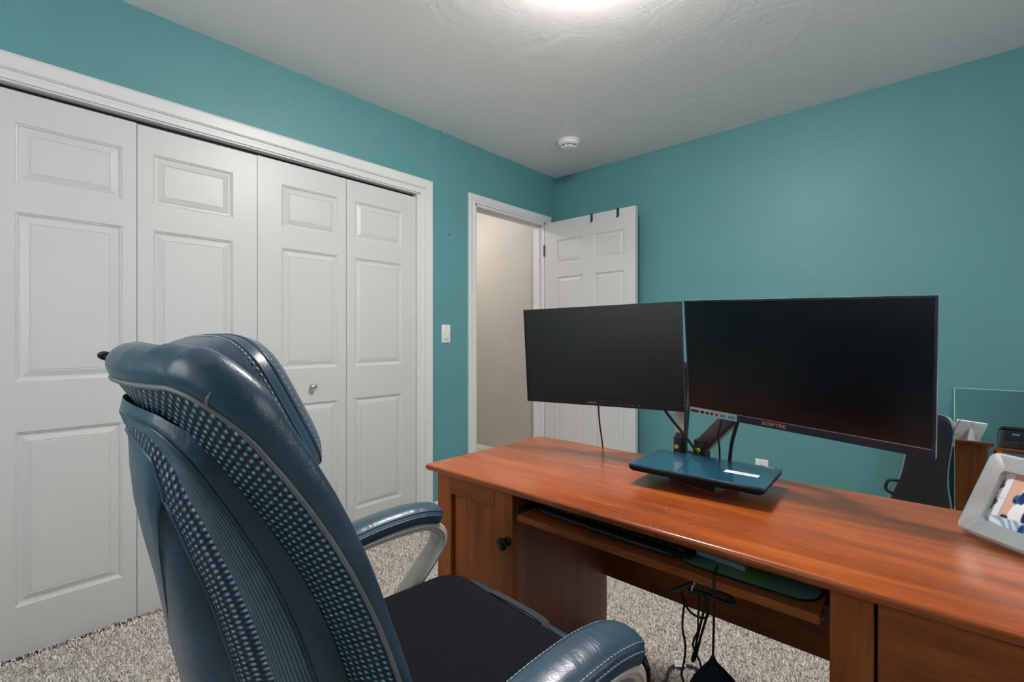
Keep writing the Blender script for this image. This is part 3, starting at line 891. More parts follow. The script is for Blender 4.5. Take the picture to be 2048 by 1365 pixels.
# ------------------------------------------------------------------ laptop on a box
t = empty('laptop', (-.4645, 1.2587, .7855)); tag(t, 'closed dark laptop with a white sticker resting on a small box', 'laptop')
t.rotation_euler = (Matrix.Rotation(R(3.4),3,'Z') @ Matrix.Rotation(R(-1.0),3,'X') @ Matrix.Rotation(R(.7),3,'Y')).to_euler('XYZ')
a, b = .1625, .110
m = MB(); o1 = rrect(2*a, 2*b, .006, 3); m.loft([[(x*k_, y*k_, z) for x, y in o1] for k_, z in ((1,-.0062),(1,-.001),(.996,0))]); lid = m.build('lid', LAPT, t, auto=40)
m = MB(); m.loft([[(x*k_, y*k_, z) for x, y in o1] for k_, z in ((.95,-.0190),(.985,-.0150),(.998,-.0100),(.998,-.0068))]); bas = m.build('base', plain('matte_black_case', (.008,.008,.010), .7, spec=.2), t, auto=40)
m = MB(); m.M = Matrix.Translation((.093,-.012,0)) @ Matrix.Rotation(R(-1),4,'Z'); m.box(-.039, .039, -.0120, .0120, 0, .0005); q = m.build('white_label', PAPER, lid)
for k_, yy in enumerate((-.004,.0005,.004)):
    m = MB(); m.M = Matrix.Translation((.093,-.012,0)) @ Matrix.Rotation(R(-1),4,'Z'); m.box(-.018, .028-.006*k_, yy-.0006, yy+.0006, .0005, .0007); m.build('print_line', GREYT, q)
m = MB(); m.box(.125, .145, .097, .103, 0, .0004); m.build('logo_plate', GREYT, lid)
for y0, y1 in ((-.085,-.077),(-.070,-.062),(-.052,-.047)):
    m = MB(); m.box(.1618, .1625, y0, y1, -.0125, -.0085); m.build('port', DGREY, bas)
for x in (-.12, .12):
    m = MB(); m.tube([(x-.02,b-.002,-.006),(x+.02,b-.002,-.006)], .0035, 10); m.build('hinge', BLACKP, t)
bx = empty('card_box', (-.465, 1.262, HD), math.atan2(1.197-1.244, -.415+.539)); tag(bx, 'small black box with a red bottom edge under the laptop', 'box')
m = MB(); m.box(-.066, .066, -.042, .050, .0035, .0300, .0008, 1); m.build('carton', BLACKP, bx)
m = MB(); m.box(-.0668, .0668, -.0428, .0508, 0, .0034); m.build('red_base', RED, bx)
m = MB(); m.box(.0661, .0666, -.040, .048, .005, .0292); m.build('side_print', BLUEG, bx)
m = MB(); fp = atZ(1343, 957, HD)
m.M = Matrix.Translation((fp.x, fp.y+.01, HD)); m.box(-.010, .010, -.006, .020, 0, .0275, .001, 1)
tag(m.build('grey_wedge', GREYT), 'small grey plastic wedge under the left half of the laptop', 'wedge')

# ------------------------------------------------------------------ picture frame on the desk
FA = -43.5
pf = empty('picture_frame', (.0075, 1.2870, HD+.0045), R(FA)); tag(pf, 'silver picture frame with a dog photo standing on the desk', 'picture frame')
lean = Matrix.Rotation(R(-28), 4, 'X')          # top leans away (+y local)
FW, FH, FB = .235, .172, .030
m = MB(); m.M = Matrix.Translation((FW/2, .016, 0)) @ lean @ Matrix.Translation((0,0,FH/2))
o_out = rrect(FW, FH, .016, 6); o_in = rrect(FW-2*FB, FH-2*FB, .008, 6)
def rg(pts, y): return [(x, y, z) for x, z in pts]
ins = lambda p, k_: [(x-math.copysign(k_, x), z-math.copysign(k_, z)) for x, z in p]
m.loft([rg(ins(o_in,-.004),.004), rg(ins(o_in,-.001),-.001), rg(ins(o_in,0),-.0045), rg(ins(o_in,-.004),-.008), rg(ins(o_out,.006),-.009), rg(ins(o_out,.001),-.006), rg(o_out,-.001), rg(ins(o_out,.001),.007), rg(ins(o_out,.004),.009), rg(ins(o_in,-.008),.009), rg(ins(o_in,-.006),.004)], True, False, False)
PFSILV = plain('polished_silver_frame', (0.82, 0.82, 0.82), 0.27, 0.75)
m.build('frame', PFSILV, pf, auto=28)
MF = m.M.copy()
def dogfn(u, v):
    n = .5+.5*math.sin(u*90+3*math.sin(v*31))*math.sin(v*53+2*math.sin(u*61))
    # dark shrub, white post, peach wall
    sh = .058+.018*math.sin(v*19)+.008*math.sin(v*47)
    c = mixc((66,62,98), (160,158,176), (n-.45)*1.5) if v < .80 else mixc((214,210,216), (120,112,140), n)
    c = mixc(c, (222,220,222), (u-sh)/.012+.5)
    if .50 < v < .515 and u > .05: c = mixc(c, (140,138,150), .6)
    if .132 < u < .142: c = (168,168,184)
    if u >= .142: c = mixc((216,166,138), (200,176,160), n*.6)
    # puppy: white body and muzzle, blue-black patches
    c = mixc(c, (238,238,242), blob(u, v, .300, .30, .090, .25, .15))
    c = mixc(c, (238,238,242), blob(u, v, .300, .62, .060, .20, .15))
    c = mixc(c, (46,92,140), blob(u, v, .232, .555, .036, .075, .25))
    c = mixc(c, (16,24,50), blob(u, v, .218, .520, .016, .032, .3))
    c = mixc(c, (14,52,104), blob(u, v, .275, .600, .034, .110, .25))
    c = mixc(c, (18,44,92), blob(u, v, .330, .700, .045, .15, .25))
    c = mixc(c, (26,44,88), blob(u, v, .190, .235, .034, .035, .4))
    c = mixc(c, (24,38,82), blob(u, v, .360, .33, .030, .12, .25))
    if v < .20+.10*u: c = mixc((136,164,186), (228,232,236), .5+.5*math.sin(u*62+v*46+2*math.sin(u*24)))
    c = mixc(c, (20,70,120), blob(u, v, .372, .09, .026, .12, .3))
    if u > .45: c = mixc(c, (206,190,178), (u-.45)*4)
    return c
ph = grid_print('photo', FW-2*FB+.008, FH-2*FB+.008, 170, 80, dogfn, pf, 0)
ph.matrix_local = MF @ Matrix.Translation((0,.0035,0)) @ Matrix.Rotation(R(90),4,'X')
m = MB(); m.M = MF; m.box(-FW/2+.012, FW/2-.012, .0092, .0120, -FH/2+.010, FH/2-.010, .001, 1); bkp = m.build('back_board', PAPER, pf)
m = MB(); m.M = MF.copy()
m.add([(-.012,.0125,.030),(.012,.0125,.030),(.030,.058,-.061),(-.030,.058,-.061),(-.012,.0145,.030),(.012,.0145,.030),(.030,.060,-.060),(-.030,.060,-.060)],
      [(0,1,2,3),(4,5,6,7),(0,1,5,4),(1,2,6,5),(2,3,7,6),(3,0,4,7)])
m.build('easel_leg', PAPER, pf)
for x, z in ((0,.060),(-.07,-.03),(.07,-.03)):
    m = MB(); m.M = MF; m.box(x-.006, x+.006, .0121, .0130, z-.002, z+.002); m.build('turn_clip', DGREY, bkp)

# ------------------------------------------------------------------ office chair (local x = its right, y = forward)
CH = empty('office_chair', (-.666, .730, 0), R(-5)); tag(CH, 'navy leather high-back office chair with mesh back and champagne arms', 'chair')
EP = np.array([(-.345,.42),(-.355,.5),(-.378,.65),(-.402,.74),(-.427,.81),(-.459,.882),(-.500,.955),(-.530,1.0),(-.563,1.045),(-.602,1.09),(-.645,1.135),(-.70,1.19)])
# smooth spine: cubic fit of f(z)
pc = np.polyfit(EP[:,1], EP[:,0], 5)
dpc = np.polyder(pc)
def spine(z):
    z = min(max(z, .40), 1.17)
    f = float(np.polyval(pc, z)); d = float(np.polyval(dpc, z))
    n = math.hypot(1, d)
    return f, z, 1/n, -d/n            # point (f,z), forward normal (nf,nz)
def SP(r, z, d):                       # back-space -> chair local
    f, zz, nf, nz = spine(z)
    return Vector((r, f+nf*d, z+nz*d))
def outline(W_, z0, z1, rt, rb, n=14, crown=0.0, W0=None):
    """rounded rectangle in (r,z), starts bottom right, counter-clockwise"""
    pts = []
    H_ = z1-z0
    def seg(cx, cz, rad, a0, a1):
        for k_ in range(n+1):
            a = R(a0+(a1-a0)*k_/n); pts.append((cx+rad*math.cos(a), cz+rad*math.sin(a)))
    seg(W_-rb, z0+rb, rb, -90, 0)
    for k_ in range(1, 14): pts.append((W_, z0+rb+(H_-rb-rt)*k_/14))
    seg(W_-rt, z1-rt, rt, 0, 90)
    for k_ in range(1, 12): pts.append((W_-rt-(2*(W_-rt))*k_/12, z1))
    seg(-W_+rt, z1-rt, rt, 90, 180)
    for k_ in range(1, 14): pts.append((-W_, z1-rt-(H_-rb-rt)*k_/14))
    seg(-W_+rb, z0+rb, rb, 180, 270)
    for k_ in range(1, 12): pts.append((-W_+rb+(2*(W_-rb))*k_/12, z0))
    out = []
    for r, z in pts:
        wz = max(0, min(1, (z-(z1-.16))/.16))
        out.append((r, z+crown*(1-(r/W_)**2)*wz))
    return out
def normals2(o):
    n = len(o); res = []
    for i in range(n):
        a, b = o[i-1], o[(i+1) % n]
        t_ = Vector((b[0]-a[0], b[1]-a[1])).normalized()
        res.append((t_.y, -t_.x))
    return res
BW, BZ0, BZ1 = .250, .455, 1.074
OUT = outline(BW, BZ0, BZ1, .052, .06, crown=.022)
def rollab(z, nz):
    u_ = max(0, nz); k_ = max(0, min(1, (z-.80)/.24))
    return .003+.006*k_+.010*u_, .013+.022*k_+.012*u_
NRM = normals2(OUT)
BC = (0, .80)
def plan(r): return -.036*(1-min(1, (r/BW)**2))
def dback(r, rho): return plan(r) - .022*(1-rho**3)
def build_uv(mb, name, mat, parent, uvs, smooth=True):
    o = mb.build(name, mat, parent, smooth=smooth)
    me = o.data
    uvl = me.uv_layers.new(name='UVMap')
    for lp in me.loops:
        uvl.data[lp.index].uv = uvs[lp.vertex_index]
    return o
# mesh-covered rear face of the back cushion
m = MB(); uvs = []; rings = []
for rho in (1, .985, .96, .93, .89, .84, .78, .70, .6, .45, .3, .15):
    ring = []
    for r, z in OUT:
        rr, zz = BC[0]+(r-BC[0])*rho, BC[1]+(z-BC[1])*rho
        ring.append(SP(rr, zz, dback(rr, rho))); uvs.append((rr*.52, zz*.80))
    rings.append(ring)
m.loft(rings, True, False, True)
build_uv(m, 'back_mesh', MESHF, CH, uvs)
# leather roll around the edge and front face
m = MB(); rings = []
for k_ in range(15):
    th = PI*k_/14*1.0
    ring = []
    for (r, z), (nr, nz) in zip(OUT, NRM):
        up_ = max(0, nz)
        a_, b_ = rollab(z, nz)
        o_ = a_*math.sin(th)**.8 if 0 < th < PI else 0
        d_ = b_*(1-math.cos(th))/2
        w1 = .004*math.sin(r*95+z*40)*up_*math.sin(th)
        ring.append(SP(r+nr*(o_+w1), z+nz*(o_+w1), plan(r)+d_))
    rings.append(ring)
for rho in (.96, .9, .8, .65, .45, .25):
    ring = []
    for (r, z), (nr, nz) in zip(OUT, NRM):
        rr, zz = BC[0]+(r-BC[0])*rho, BC[1]+(z-BC[1])*rho
        up_ = max(0, nz)
        ring.append(SP(rr, zz, plan(rr)+rollab(z, nz)[1]*(.4+.6*rho)+.03*(1-rho**2)))
    rings.append(ring)
m.loft(rings, True, False, True)
backc = m.build('back_cushion', LEATHER, CH, smooth=True)
m = MB(); m.tube([SP(r+nr*.002, z+nz*.002, plan(r)-.001) for (r, z), (nr, nz) in zip(OUT, NRM)], 0.0027, 8, closed=True)
m.build('piping', PIPING, backc, smooth=True)
# cross seams over the shoulders
for sgn in (1, -1):
    pts = []
    idx = min(range(len(OUT)), key=lambda i: (OUT[i][0]-sgn*.238)**2+(OUT[i][1]-1.062)**2)
    for k_ in range(9):
        th = PI*k_/14
        (r, z), (nr, nz) = OUT[idx], NRM[idx]
        a_, b_ = rollab(z, nz)
        pts.append(SP(r+nr*(a_*math.sin(th)**.8+.0005), z+nz*(a_*math.sin(th)**.8+.0005), plan(r)+b_*(1-math.cos(th))/2))
    m = MB(); m.tube(pts, .0016, 6); m.build('seam', PIPING, backc, smooth=True)
# small pull tab at the top edge
i0 = min(range(len(OUT)), key=lambda i: (OUT[i][0]+.13)**2+(OUT[i][1]-1.09)**2)
q0 = SP(OUT[i0][0], OUT[i0][1], plan(OUT[i0][0]))
m = MB(); m.tube([q0+Vector((0,.006,.018)), q0+Vector((-.006,-.016,.026)), q0+Vector((-.012,-.020,.022)), q0+Vector((-.010,.0,.012))], .0035, 8, smooth=5)
m.build('pull_tab', BLACKP, backc, smooth=True)
# raised rear panel: gusset, mesh border, piping, leather centre
PW, PZ0, PZ1 = .166, .50, 1.046
PO = outline(PW, PZ0, PZ1, .045, .06, crown=.020)
PN = normals2(PO)
PC = (0, .78)
def gz(z): return float(np.interp(z, [.60,.72,.79,.86,.94,1.0,1.055], [2.10,2.06,1.96,1.73,1.38,1.0,.32]))
def prow(scale_in, dd, out=0.0):
    ring, uv = [], []
    per = 0.0
    for i, ((r, z), (nr, nz)) in enumerate(zip(PO, PN)):
        k_ = scale_in*(.30+.70*abs(nr))
        rr, zz = r-nr*k_+nr*out, z-nz*k_+nz*out
        ring.append(SP(rr, zz, dback(rr, min(1, abs(rr)/BW*0+.66))-dd*gz(zz)))
        if i: per += math.hypot(r-PO[i-1][0], z-PO[i-1][1])
        uv.append((per, rr, zz))
    return ring, uv
rings = []; uvs = []
for k_, dd, ou in ((0,.0135,.002),(0,.0165,.0035),(0,.020,.004),(0,.024,.003),(.002,.028,.001),(.006,.031,0)):
    rg_, u_ = prow(k_, dd, ou); rings.append(rg_); uvs += [(p[0], dd*1.6+k_) for p in u_]
m = MB(); m.loft(rings, True, False, False); build_uv(m, 'gusset', RIB, CH, uvs)
rings = []; uvs = []
for k_, dd in ((.006,.031),(.012,.035),(.022,.039),(.032,.041),(.042,.0415),(.048,.040)):
    rg_, u_ = prow(k_, dd); rings.append(rg_); uvs += [(p[1]*.60, p[2]*.82) for p in u_]
m = MB(); m.loft(rings, True, False, False); build_uv(m, 'mesh_border', MESHF2, CH, uvs)
rg_, _ = prow(.046, .0415)
m = MB(); m.tube(rg_, .0030, 8, closed=True); m.build('panel_piping', PIPING2, CH, smooth=True)
rings = []
for k_, dd, ou in ((0,-.020,.012),(0,-.010,.010),(0,.000,.008),(0,.010,.0060),(0,.0145,.002)):
    rings.append(prow(k_, dd, ou)[0])
m = MB(); m.loft(rings, True, False, False); m.build('panel_band', LEATHER, CH, smooth=True)
rg_, _ = prow(.000, .0140, .003)
m = MB(); m.tube(rg_, .0022, 8, closed=True); m.build('panel_welt', LEATHER, CH, smooth=True)
rings = []
base_ring = [(r-nr*.048*(.3+.7*abs(nr)), z-nz*.048*(.3+.7*abs(nr))) for (r, z), (nr, nz) in zip(PO, PN)]
for rho, dd in ((1,.040),(.985,.0455),(.95,.050),(.88,.0545),(.77,.0575),(.6,.0595),(.4,.0605),(.2,.061)):
    rings.append([SP(PC[0]+(r-PC[0])*rho, PC[1]+(z-PC[1])*rho, dback(PC[0]+(r-PC[0])*rho, .66)-dd*gz(PC[1]+(z-PC[1])*rho)) for r, z in base_ring])
m = MB(); m.loft(rings, True, False, True); m.build('rear_panel', LEATHER, CH, smooth=True)

# headrest pillow
hnf, hnz = math.cos(R(26.5)), math.sin(R(26.5))
HC = Vector((0, -.524, 1.0275))
HT = Vector((0, -hnz, hnf)); HN = Vector((0, hnf, hnz)); HX = Vector((1,0,0))
def sgp(v, p): return math.copysign(abs(v)**p, v)
def pil(a, b, e=.45):                    # a around outline, b through thickness
    x = .208*sgp(math.cos(a), e)*(max(0, math.cos(b))**.32)
    y = .098*sgp(math.sin(a), e)*(max(0, math.cos(b))**.32)
    n_ = .058*math.sin(b)
    bul = .010*math.sin(a)*0
    return HC+HX*x+HT*y+HN*(n_+bul)
m = MB(); rings = []
for j in range(1, 22):
    b_ = -PI/2+PI*j/22
    rings.append([pil(2*PI*k_/72, b_) for k_ in range(72)])
m.loft(rings); head = m.build('headrest_pillow', LEATHER, CH, smooth=True)
for bb in (R(24), R(38)):
    m = MB(); m.tube([pil(2*PI*k_/72, bb) + (pil(2*PI*k_/72, bb)-HC).normalized()*.0002 for k_ in range(72)], .0013, 6, closed=True); m.build('seam', PIPING2, head, smooth=True)
def stitches(path, name, parent, length=.0040, gap=.0032, r=.00075, off=Vector((0,0,0)), mat=None):
    """dashed thread along a path"""
    P = [Vector(p) for p in path]
    cum = [0]
    for a_, b_ in zip(P, P[1:]): cum.append(cum[-1]+(b_-a_).length)
    def at(s):
        for i in range(len(P)-1):
            if cum[i+1] >= s:
                k_ = (s-cum[i])/max(1e-9, cum[i+1]-cum[i]); return P[i].lerp(P[i+1], k_)
        return P[-1]
    mb = MB(); s = 0
    while s+length < cum[-1]:
        a_, b_ = at(s), at(s+length)
        mb.tube([a_+off, (a_+b_)/2+off, b_+off], r, 5, scale=[.6,1.2,.6]); s += length+gap
    o = mb.build(name, mat or THREAD, parent, smooth=True); o['kind'] = 'stuff'
    return o
for bb in (R(20), R(42)):
    pa = [pil(2*PI*k_/144, bb) for k_ in range(145)]
    pa = [p+(p-HC).normalized()*.0006 for p in pa]
    stitches(pa, 'stitching', head)

# seat
m = MB(); rings = []
for fy, w_, zt, zb in ((-.46,.20,.455,.36),(-.44,.235,.468,.34),(-.30,.250,.470,.34),(-.10,.255,.472,.34),(.00,.252,.484,.345),(.030,.248,.508,.355),(.055,.242,.520,.37),(.080,.235,.508,.385),(.094,.225,.475,.395),(.098,.21,.445,.405)):
    rings.append([(x, fy, z) for x, z in [(p[0], p[1]) for p in rrect(2*w_, zt-zb, min(.04,(zt-zb)/2.2), 6, 0, (zt+zb)/2)]])
m.loft(rings); m.build('seat', LEATHER, CH, smooth=True)
m = MB(); m.box(-.12, .12, -.34, -.08, .315, .345, .006); m.build('seat_mechanism', BLACKP, CH, auto=40)
m = MB(); m.lathe([(.030,.10),(.030,.22),(.022,.22),(.022,.318)], 24, c=(0,-.20,0)); m.build('gas_lift', BLACKP, CH, auto=40)
m = MB(); m.lathe([(.05,.075),(.055,.085),(.05,.115),(.032,.125)], 24, c=(0,-.20,0)); m.build('hub', CHAMP, CH, auto=40)
for k_ in range(5):
    a_ = 2*PI*k_/5+.31
    e_ = Vector((math.cos(a_), math.sin(a_), 0)); c0 = Vector((0,-.20,0))
    m = MB(); m.sweep([c0+e_*.03+Vector((0,0,.098)), c0+e_*.16+Vector((0,0,.090)), c0+e_*.32+Vector((0,0,.072))], rrect(.045,.028,.010,4), scale=[1.1,1,.75]); lg = m.build('base_leg', CHAMP, CH, auto=40)
    m = MB()
    q = c0+e_*.315; sd = Vector((-e_.y, e_.x, 0))
    for sg in (-1, 1):
        m.M = Matrix.Translation(q+sd*.014*sg+Vector((0,0,.026))) @ Matrix.Rotation(a_+PI/2,4,'Z'); m.lathe([(.010,-.007),(.0245,-.007),(.0255,0),(.0245,.007),(.010,.007)], 20, 'x')
    m.M = Matrix(); m.tube([q+Vector((0,0,.026)), q+Vector((0,0,.062))], .006, 8)
    m.build('caster', BLACKP, lg, auto=40)
m = MB(); m.sweep([(0,-.36,.330),(0,-.42,.36),(0,-.435,.45),(0,-.445,.56)], rrect(.09,.022,.006,3), up=(0,1,0)); m.build('back_bracket', BLACKP, CH, auto=40)
# arms
def arm(sg):
    x0, fs = (.326, -.080) if sg > 0 else (-.293, 0.0)
    path = [(-.40,.560),(-.36,.612),(-.28,.645),(-.18,.660),(-.08,.664),(-.02,.656),(.012,.634),(.014,.604),(-.012,.570),(-.062,.520),(-.115,.468),(-.165,.415),(-.200,.372),(-.215,.345)]
    pts = catmull([(x0, a_+fs, b_) for a_, b_ in path], 6)
    pts = [Vector((p.x-sg*(abs(x0)-.253)*max(0, (.50-p.z)/.15)**1.2, p.y, p.z)) for p in pts]
    m = MB()
    n_ = len(pts)
    sc_ = []
    sec_ = rrect(.052, .026, .008, 4)
    m.sweep(pts, sec_, up=(0,.2,1))
    a = m.build('arm_frame', CHAMP, CH, auto=35)
    # outer raised rib following the loop
    for s2 in (-1, 1):
        m = MB(); m.tube([p+Vector((s2*.0262,0,0)) for p in pts[8:-14]], .0035, 8); m.build('arm_rib', CHAMP, a, smooth=True)
    # pad
    pp = catmull([(x0, a_+fs, b_) for a_, b_ in ((-.385,.604),(-.345,.636),(-.27,.664),(-.17,.682),(-.08,.687),(-.02,.680),(.010,.668))], 6)
    m = MB(); rings = []; k0 = len(pp)
    side_l, side_r, side_l2, side_r2 = [], [], [], []
    for i, p in enumerate(pp):
        T = (pp[min(i+1,k0-1)]-pp[max(i-1,0)]).normalized(); U = Vector((0,-T.z,T.y))
        e_ = 1.0
        s_end = min(1, (i+.6)/4, (k0-1-i+.6)/4)
        wd = .038*(.55+.45*math.sin(s_end*PI/2)); hh = .019*(.5+.5*math.sin(s_end*PI/2))
        ring = []
        for j in range(28):
            a2 = 2*PI*j/28
            cx, cz = sgp(math.cos(a2), .55), sgp(math.sin(a2), .62)
            crown = .008*(1-cx*cx) if cz > 0 else 0
            ring.append(p+Vector((wd*cx,0,0))+U*(hh*cz+crown))
        rings.append(ring)
        for lst, ang in ((side_r, R(38)), (side_l, R(142)), (side_r2, R(8)), (side_l2, R(172))):
            cx, cz = sgp(math.cos(ang), .55), sgp(math.sin(ang), .62)
            lst.append(p+Vector(((wd+.0006)*cx,0,0))+U*((hh+.0006)*cz+(.008*(1-cx*cx) if cz > 0 else 0)))
    m.loft(rings); pd = m.build('arm_pad', LEATHER, CH, smooth=True)
    front = rings[-4]
    for lst in (side_r, side_l, side_r2, side_l2):
        m = MB(); m.tube(lst[2:-1], .0014, 6); m.build('pad_seam', PIPING2, pd, smooth=True)
        stitches([p+Vector((0,0,.0008)) for p in lst[2:-1]], 'stitching', pd, .0042, .003, .0008)
arm(1); arm(-1)

# black seat cushion lying on the chair
cu = empty('seat_cushion', CH.matrix_basis @ Vector((0,0,.474)) if False else (-.666, .730, .484), R(-5)); tag(cu, 'flat black fabric cushion lying on the office chair seat', 'cushion')
m = MB(); rings = []
po = rrect(.490, .445, .055, 8, 0, -.195)
for k_, z in ((.93,.010),(.985,.014),(1,.030),(1,.046),(.985,.057),(.95,.0625),(.85,.064),(.5,.0655),(.2,.066)):
    rings.append([(x*k_, -.195+(y+.195)*k_, z) for x, y in po])
m.loft(rings); m.build('cushion_body', CUSH, cu, smooth=True)
m = MB(); pts = [(x_*1.003, -.195+(y_+.195)*1.003, .052) for x_, y_ in po]; m.tube(pts, .003, 6, closed=True); m.build('piping', CUSH, cu, smooth=True)
m = MB(); m.sweep(catmull([(-.115,.022,.052),(-.10,.032,.058),(0,.036,.060),(.06,.034,.059),(.075,.024,.052)], 6), rrect(.020,.004,.0018,2), up=(0,.5,.86)); m.build('carry_handle', m_fabric('charcoal_webbing', (.045,.05,.06), 600), cu, auto=40)

# ------------------------------------------------------------------ hanger, cords and things below the desk
hg = empty('cable_hanger', (0,0,0)); tag(hg, 'black plastic hanger hooked under the keyboard tray', 'hanger')
CUR = Vector((0,0,0))
hp = atY(1387, 1160, 1.0)
hg.location = (hp.x, 1.0, .60); CUR = Vector(hg.location)
HLp, HRp, HM = atY(1336,1187,.985), atY(1466,1207,1.015), atY(1387,1176,1.0)
m = WB(); m.tube([HLp, HLp.lerp(HM,.5)+Vector((0,0,.004)), HM+Vector((0,0,.008)), HM.lerp(HRp,.35)+Vector((0,0,.012)), HRp.lerp(HM,.12)+Vector((0,0,.009)), HRp, HRp.lerp(HM,.12)+Vector((0,0,-.006)), HM.lerp(HRp,.35)+Vector((0,0,-.004)), HM+Vector((-.01,0,-.010))], .0050, 8, smooth=6); m.build('hanger_bar', BLACKP, hg, smooth=True)
m = WB(); m.tube([HM+Vector((-.002,-.006,-.006)), HM+Vector((.001,-.008,.006)), HM+Vector((.004,-.004,.014)), Vector((HM.x+.004, 1.0, .6445))], .0022, 8, smooth=5); m.build('hook', CHROME, hg, smooth=True)
def pth(L, Y): return [atY(x, y, Y) for x, y in L]
cable('looped_cable', pth([(1362,1186),(1366,1198),(1368,1212),(1366,1232),(1365,1258),(1369,1280),(1371,1298),(1368,1325),(1363,1348),(1366,1362),(1370,1375),(1368,1420)], 1.01), .0024, 'black cord falling from the hanger, the one nearest the chair', group='cords on the hanger')
cable('looped_cable', pth([(1363,1190),(1368,1206),(1382,1226),(1400,1236),(1412,1236),(1417,1226),(1415,1206),(1408,1190)], .995), .0024, 'black cord looped in a shallow arc below the hanger', group='cords on the hanger')
cable('looped_cable', pth([(1398,1190),(1398,1212),(1396,1240),(1396,1262),(1390,1275),(1386,1290),(1388,1300),(1394,1312),(1400,1326),(1403,1340),(1406,1352),(1410,1380)], 1.02), .0022, 'black cord kinked sideways below the hanger beside the narrow loop', group='cords on the hanger')
cable('looped_cable', pth([(1412,1192),(1408,1220),(1402,1245),(1396,1270),(1390,1300),(1384,1320),(1387,1323),(1392,1312),(1400,1280),(1408,1252),(1414,1230),(1416,1200)], 1.03), .0026, 'black cord doubled into a long narrow hanging loop', group='cords on the hanger')
pc_ = empty('hanging_pouch', (0,0,0)); a_ = atY(1426,1318,.985)
pc_.location = a_; CUR = Vector(a_); tag(pc_, 'dark navy pouch hanging on a straight cord from the tray', 'pouch')
m = WB(); m.tube([atY(1424,1148,.9195)+Vector((0,.03,.004)), atY(1427,1152,.9165), atY(1427,1166,.9165), atY(1428,1215,.945), a_], .0023, 8, smooth=5); m.build('cord', CORD, pc_, smooth=True)
m = MB(); rings = []
for dz, w_, dp, sx in ((.004,.004,.004,0),(-.006,.008,.006,0),(-.020,.022,.010,.002),(-.040,.040,.016,.004),(-.060,.052,.020,.006),(-.085,.054,.024,.006),(-.110,.050,.024,.004),(-.125,.040,.018,.003),(-.130,.015,.008,.003)):
    rings.append([(sx+x, y, dz) for x, y in [(w_*math.cos(2*PI*k_/24), dp*math.sin(2*PI*k_/24)) for k_ in range(24)]])
m.M = Matrix.Rotation(R(25),4,'Z'); m.loft(rings); pb = m.build('pouch_body', NAVYC, pc_, smooth=True)
m = MB(); m.M = Matrix.Rotation(R(25),4,'Z'); m.tube([(.006+.030*math.cos(2*PI*k_/24), -.0235-.002*math.sin(2*PI*k_/24), -.078+.022*math.sin(2*PI*k_/24)) for k_ in range(24)], .0013, 6, closed=True); m.build('seam_ring', PIPING2, pb, smooth=True)

# cord with a paper tag on the carpet
tc_ = empty('tagged_cord', atZ(1370,1345,0)); CUR = Vector(tc_.location); tag(tc_, 'brown cord loop with a white paper tag on the carpet', 'cord')
m = WB(); m.tube([atZ(1325,1385,.006), atZ(1331,1366,.006), atZ(1337,1345,.008), atZ(1343,1336,.008), atZ(1353,1332,.008), atZ(1375,1332,.008), atZ(1390,1337,.008), atZ(1402,1344,.007), atZ(1412,1356,.006), atZ(1425,1372,.006)], .0052, 8, smooth=6); m.build('cord', BROWNC, tc_, smooth=True)
m = WB(); A, B, C_, D_ = atZ(1348,1321,.020), atZ(1369,1322,.020), atZ(1372,1335,.012), atZ(1350,1335,.012)
m.add([A,B,C_,D_]+[p+Vector((0,0,.0012)) for p in (A,B,C_,D_)], [(0,1,2,3),(7,6,5,4),(0,1,5,4),(1,2,6,5),(2,3,7,6),(3,0,4,7)]); pg = m.build('paper_tag', PAPER, tc_)
for k_ in (.35,.55,.75):
    m = WB(); a_, b_ = A.lerp(D_,k_).lerp(B.lerp(C_,k_),.2), A.lerp(D_,k_).lerp(B.lerp(C_,k_),.85); m.tube([a_+Vector((0,0,.0016)), b_+Vector((0,0,.0016))], .0005, 5); m.build('print_line', GREYT, pg)

# decorated round tin leaning on a low wooden board
def m_floral():
    t_ = NT('floral_tin_print'); v = t_.coord()
    vo = t_.n('ShaderNodeTexVoronoi'); vo.inputs['Scale'].default_value = 70; t_.l(v, vo.inputs['Vector'])
    col = t_.ramp(vo.outputs['Distance'], [(0.12, srgb(34,60,84)), (0.3, srgb(150,190,205)), (0.5, srgb(205,225,230)), (0.7, srgb(40,50,70))])
    return t_.set(col, 0.35)
tl = atZ(1270, 1374, .0)
bd = empty('wooden_board', (tl.x, tl.y, 0), R(-12)); tag(bd, 'dark brown low wooden board on the carpet behind the desk', 'board')
m = MB(); m.box(-.085, .12, -.035, .045, 0, .024, .003); m.build('plank', WOODV, bd, auto=40)
m = MB(); m.box(-.085, .12, -.045, -.0355, 0, .036, .002); m.build('front_lip', WOODX, bd, auto=40)
tn = empty('round_tin', (tl.x+.024, tl.y+.012, .0245), R(-31)); tag(tn, 'round blue floral tin with a black rim standing on the wooden board', 'tin')
m = MB(); m.lathe([(.001,-.0205),(.049,-.0205),(.049,-.016)], 40, 'y', c=(0,0,.052)); m.build('lid', m_floral(), tn, auto=40)
m = MB(); m.lathe([(.0491,-.0215),(.052,-.0215),(.052,-.008),(.046,-.005),(.001,-.005)], 40, 'y', c=(0,0,.052)); m.build('rim', BLACKP, tn, auto=40)

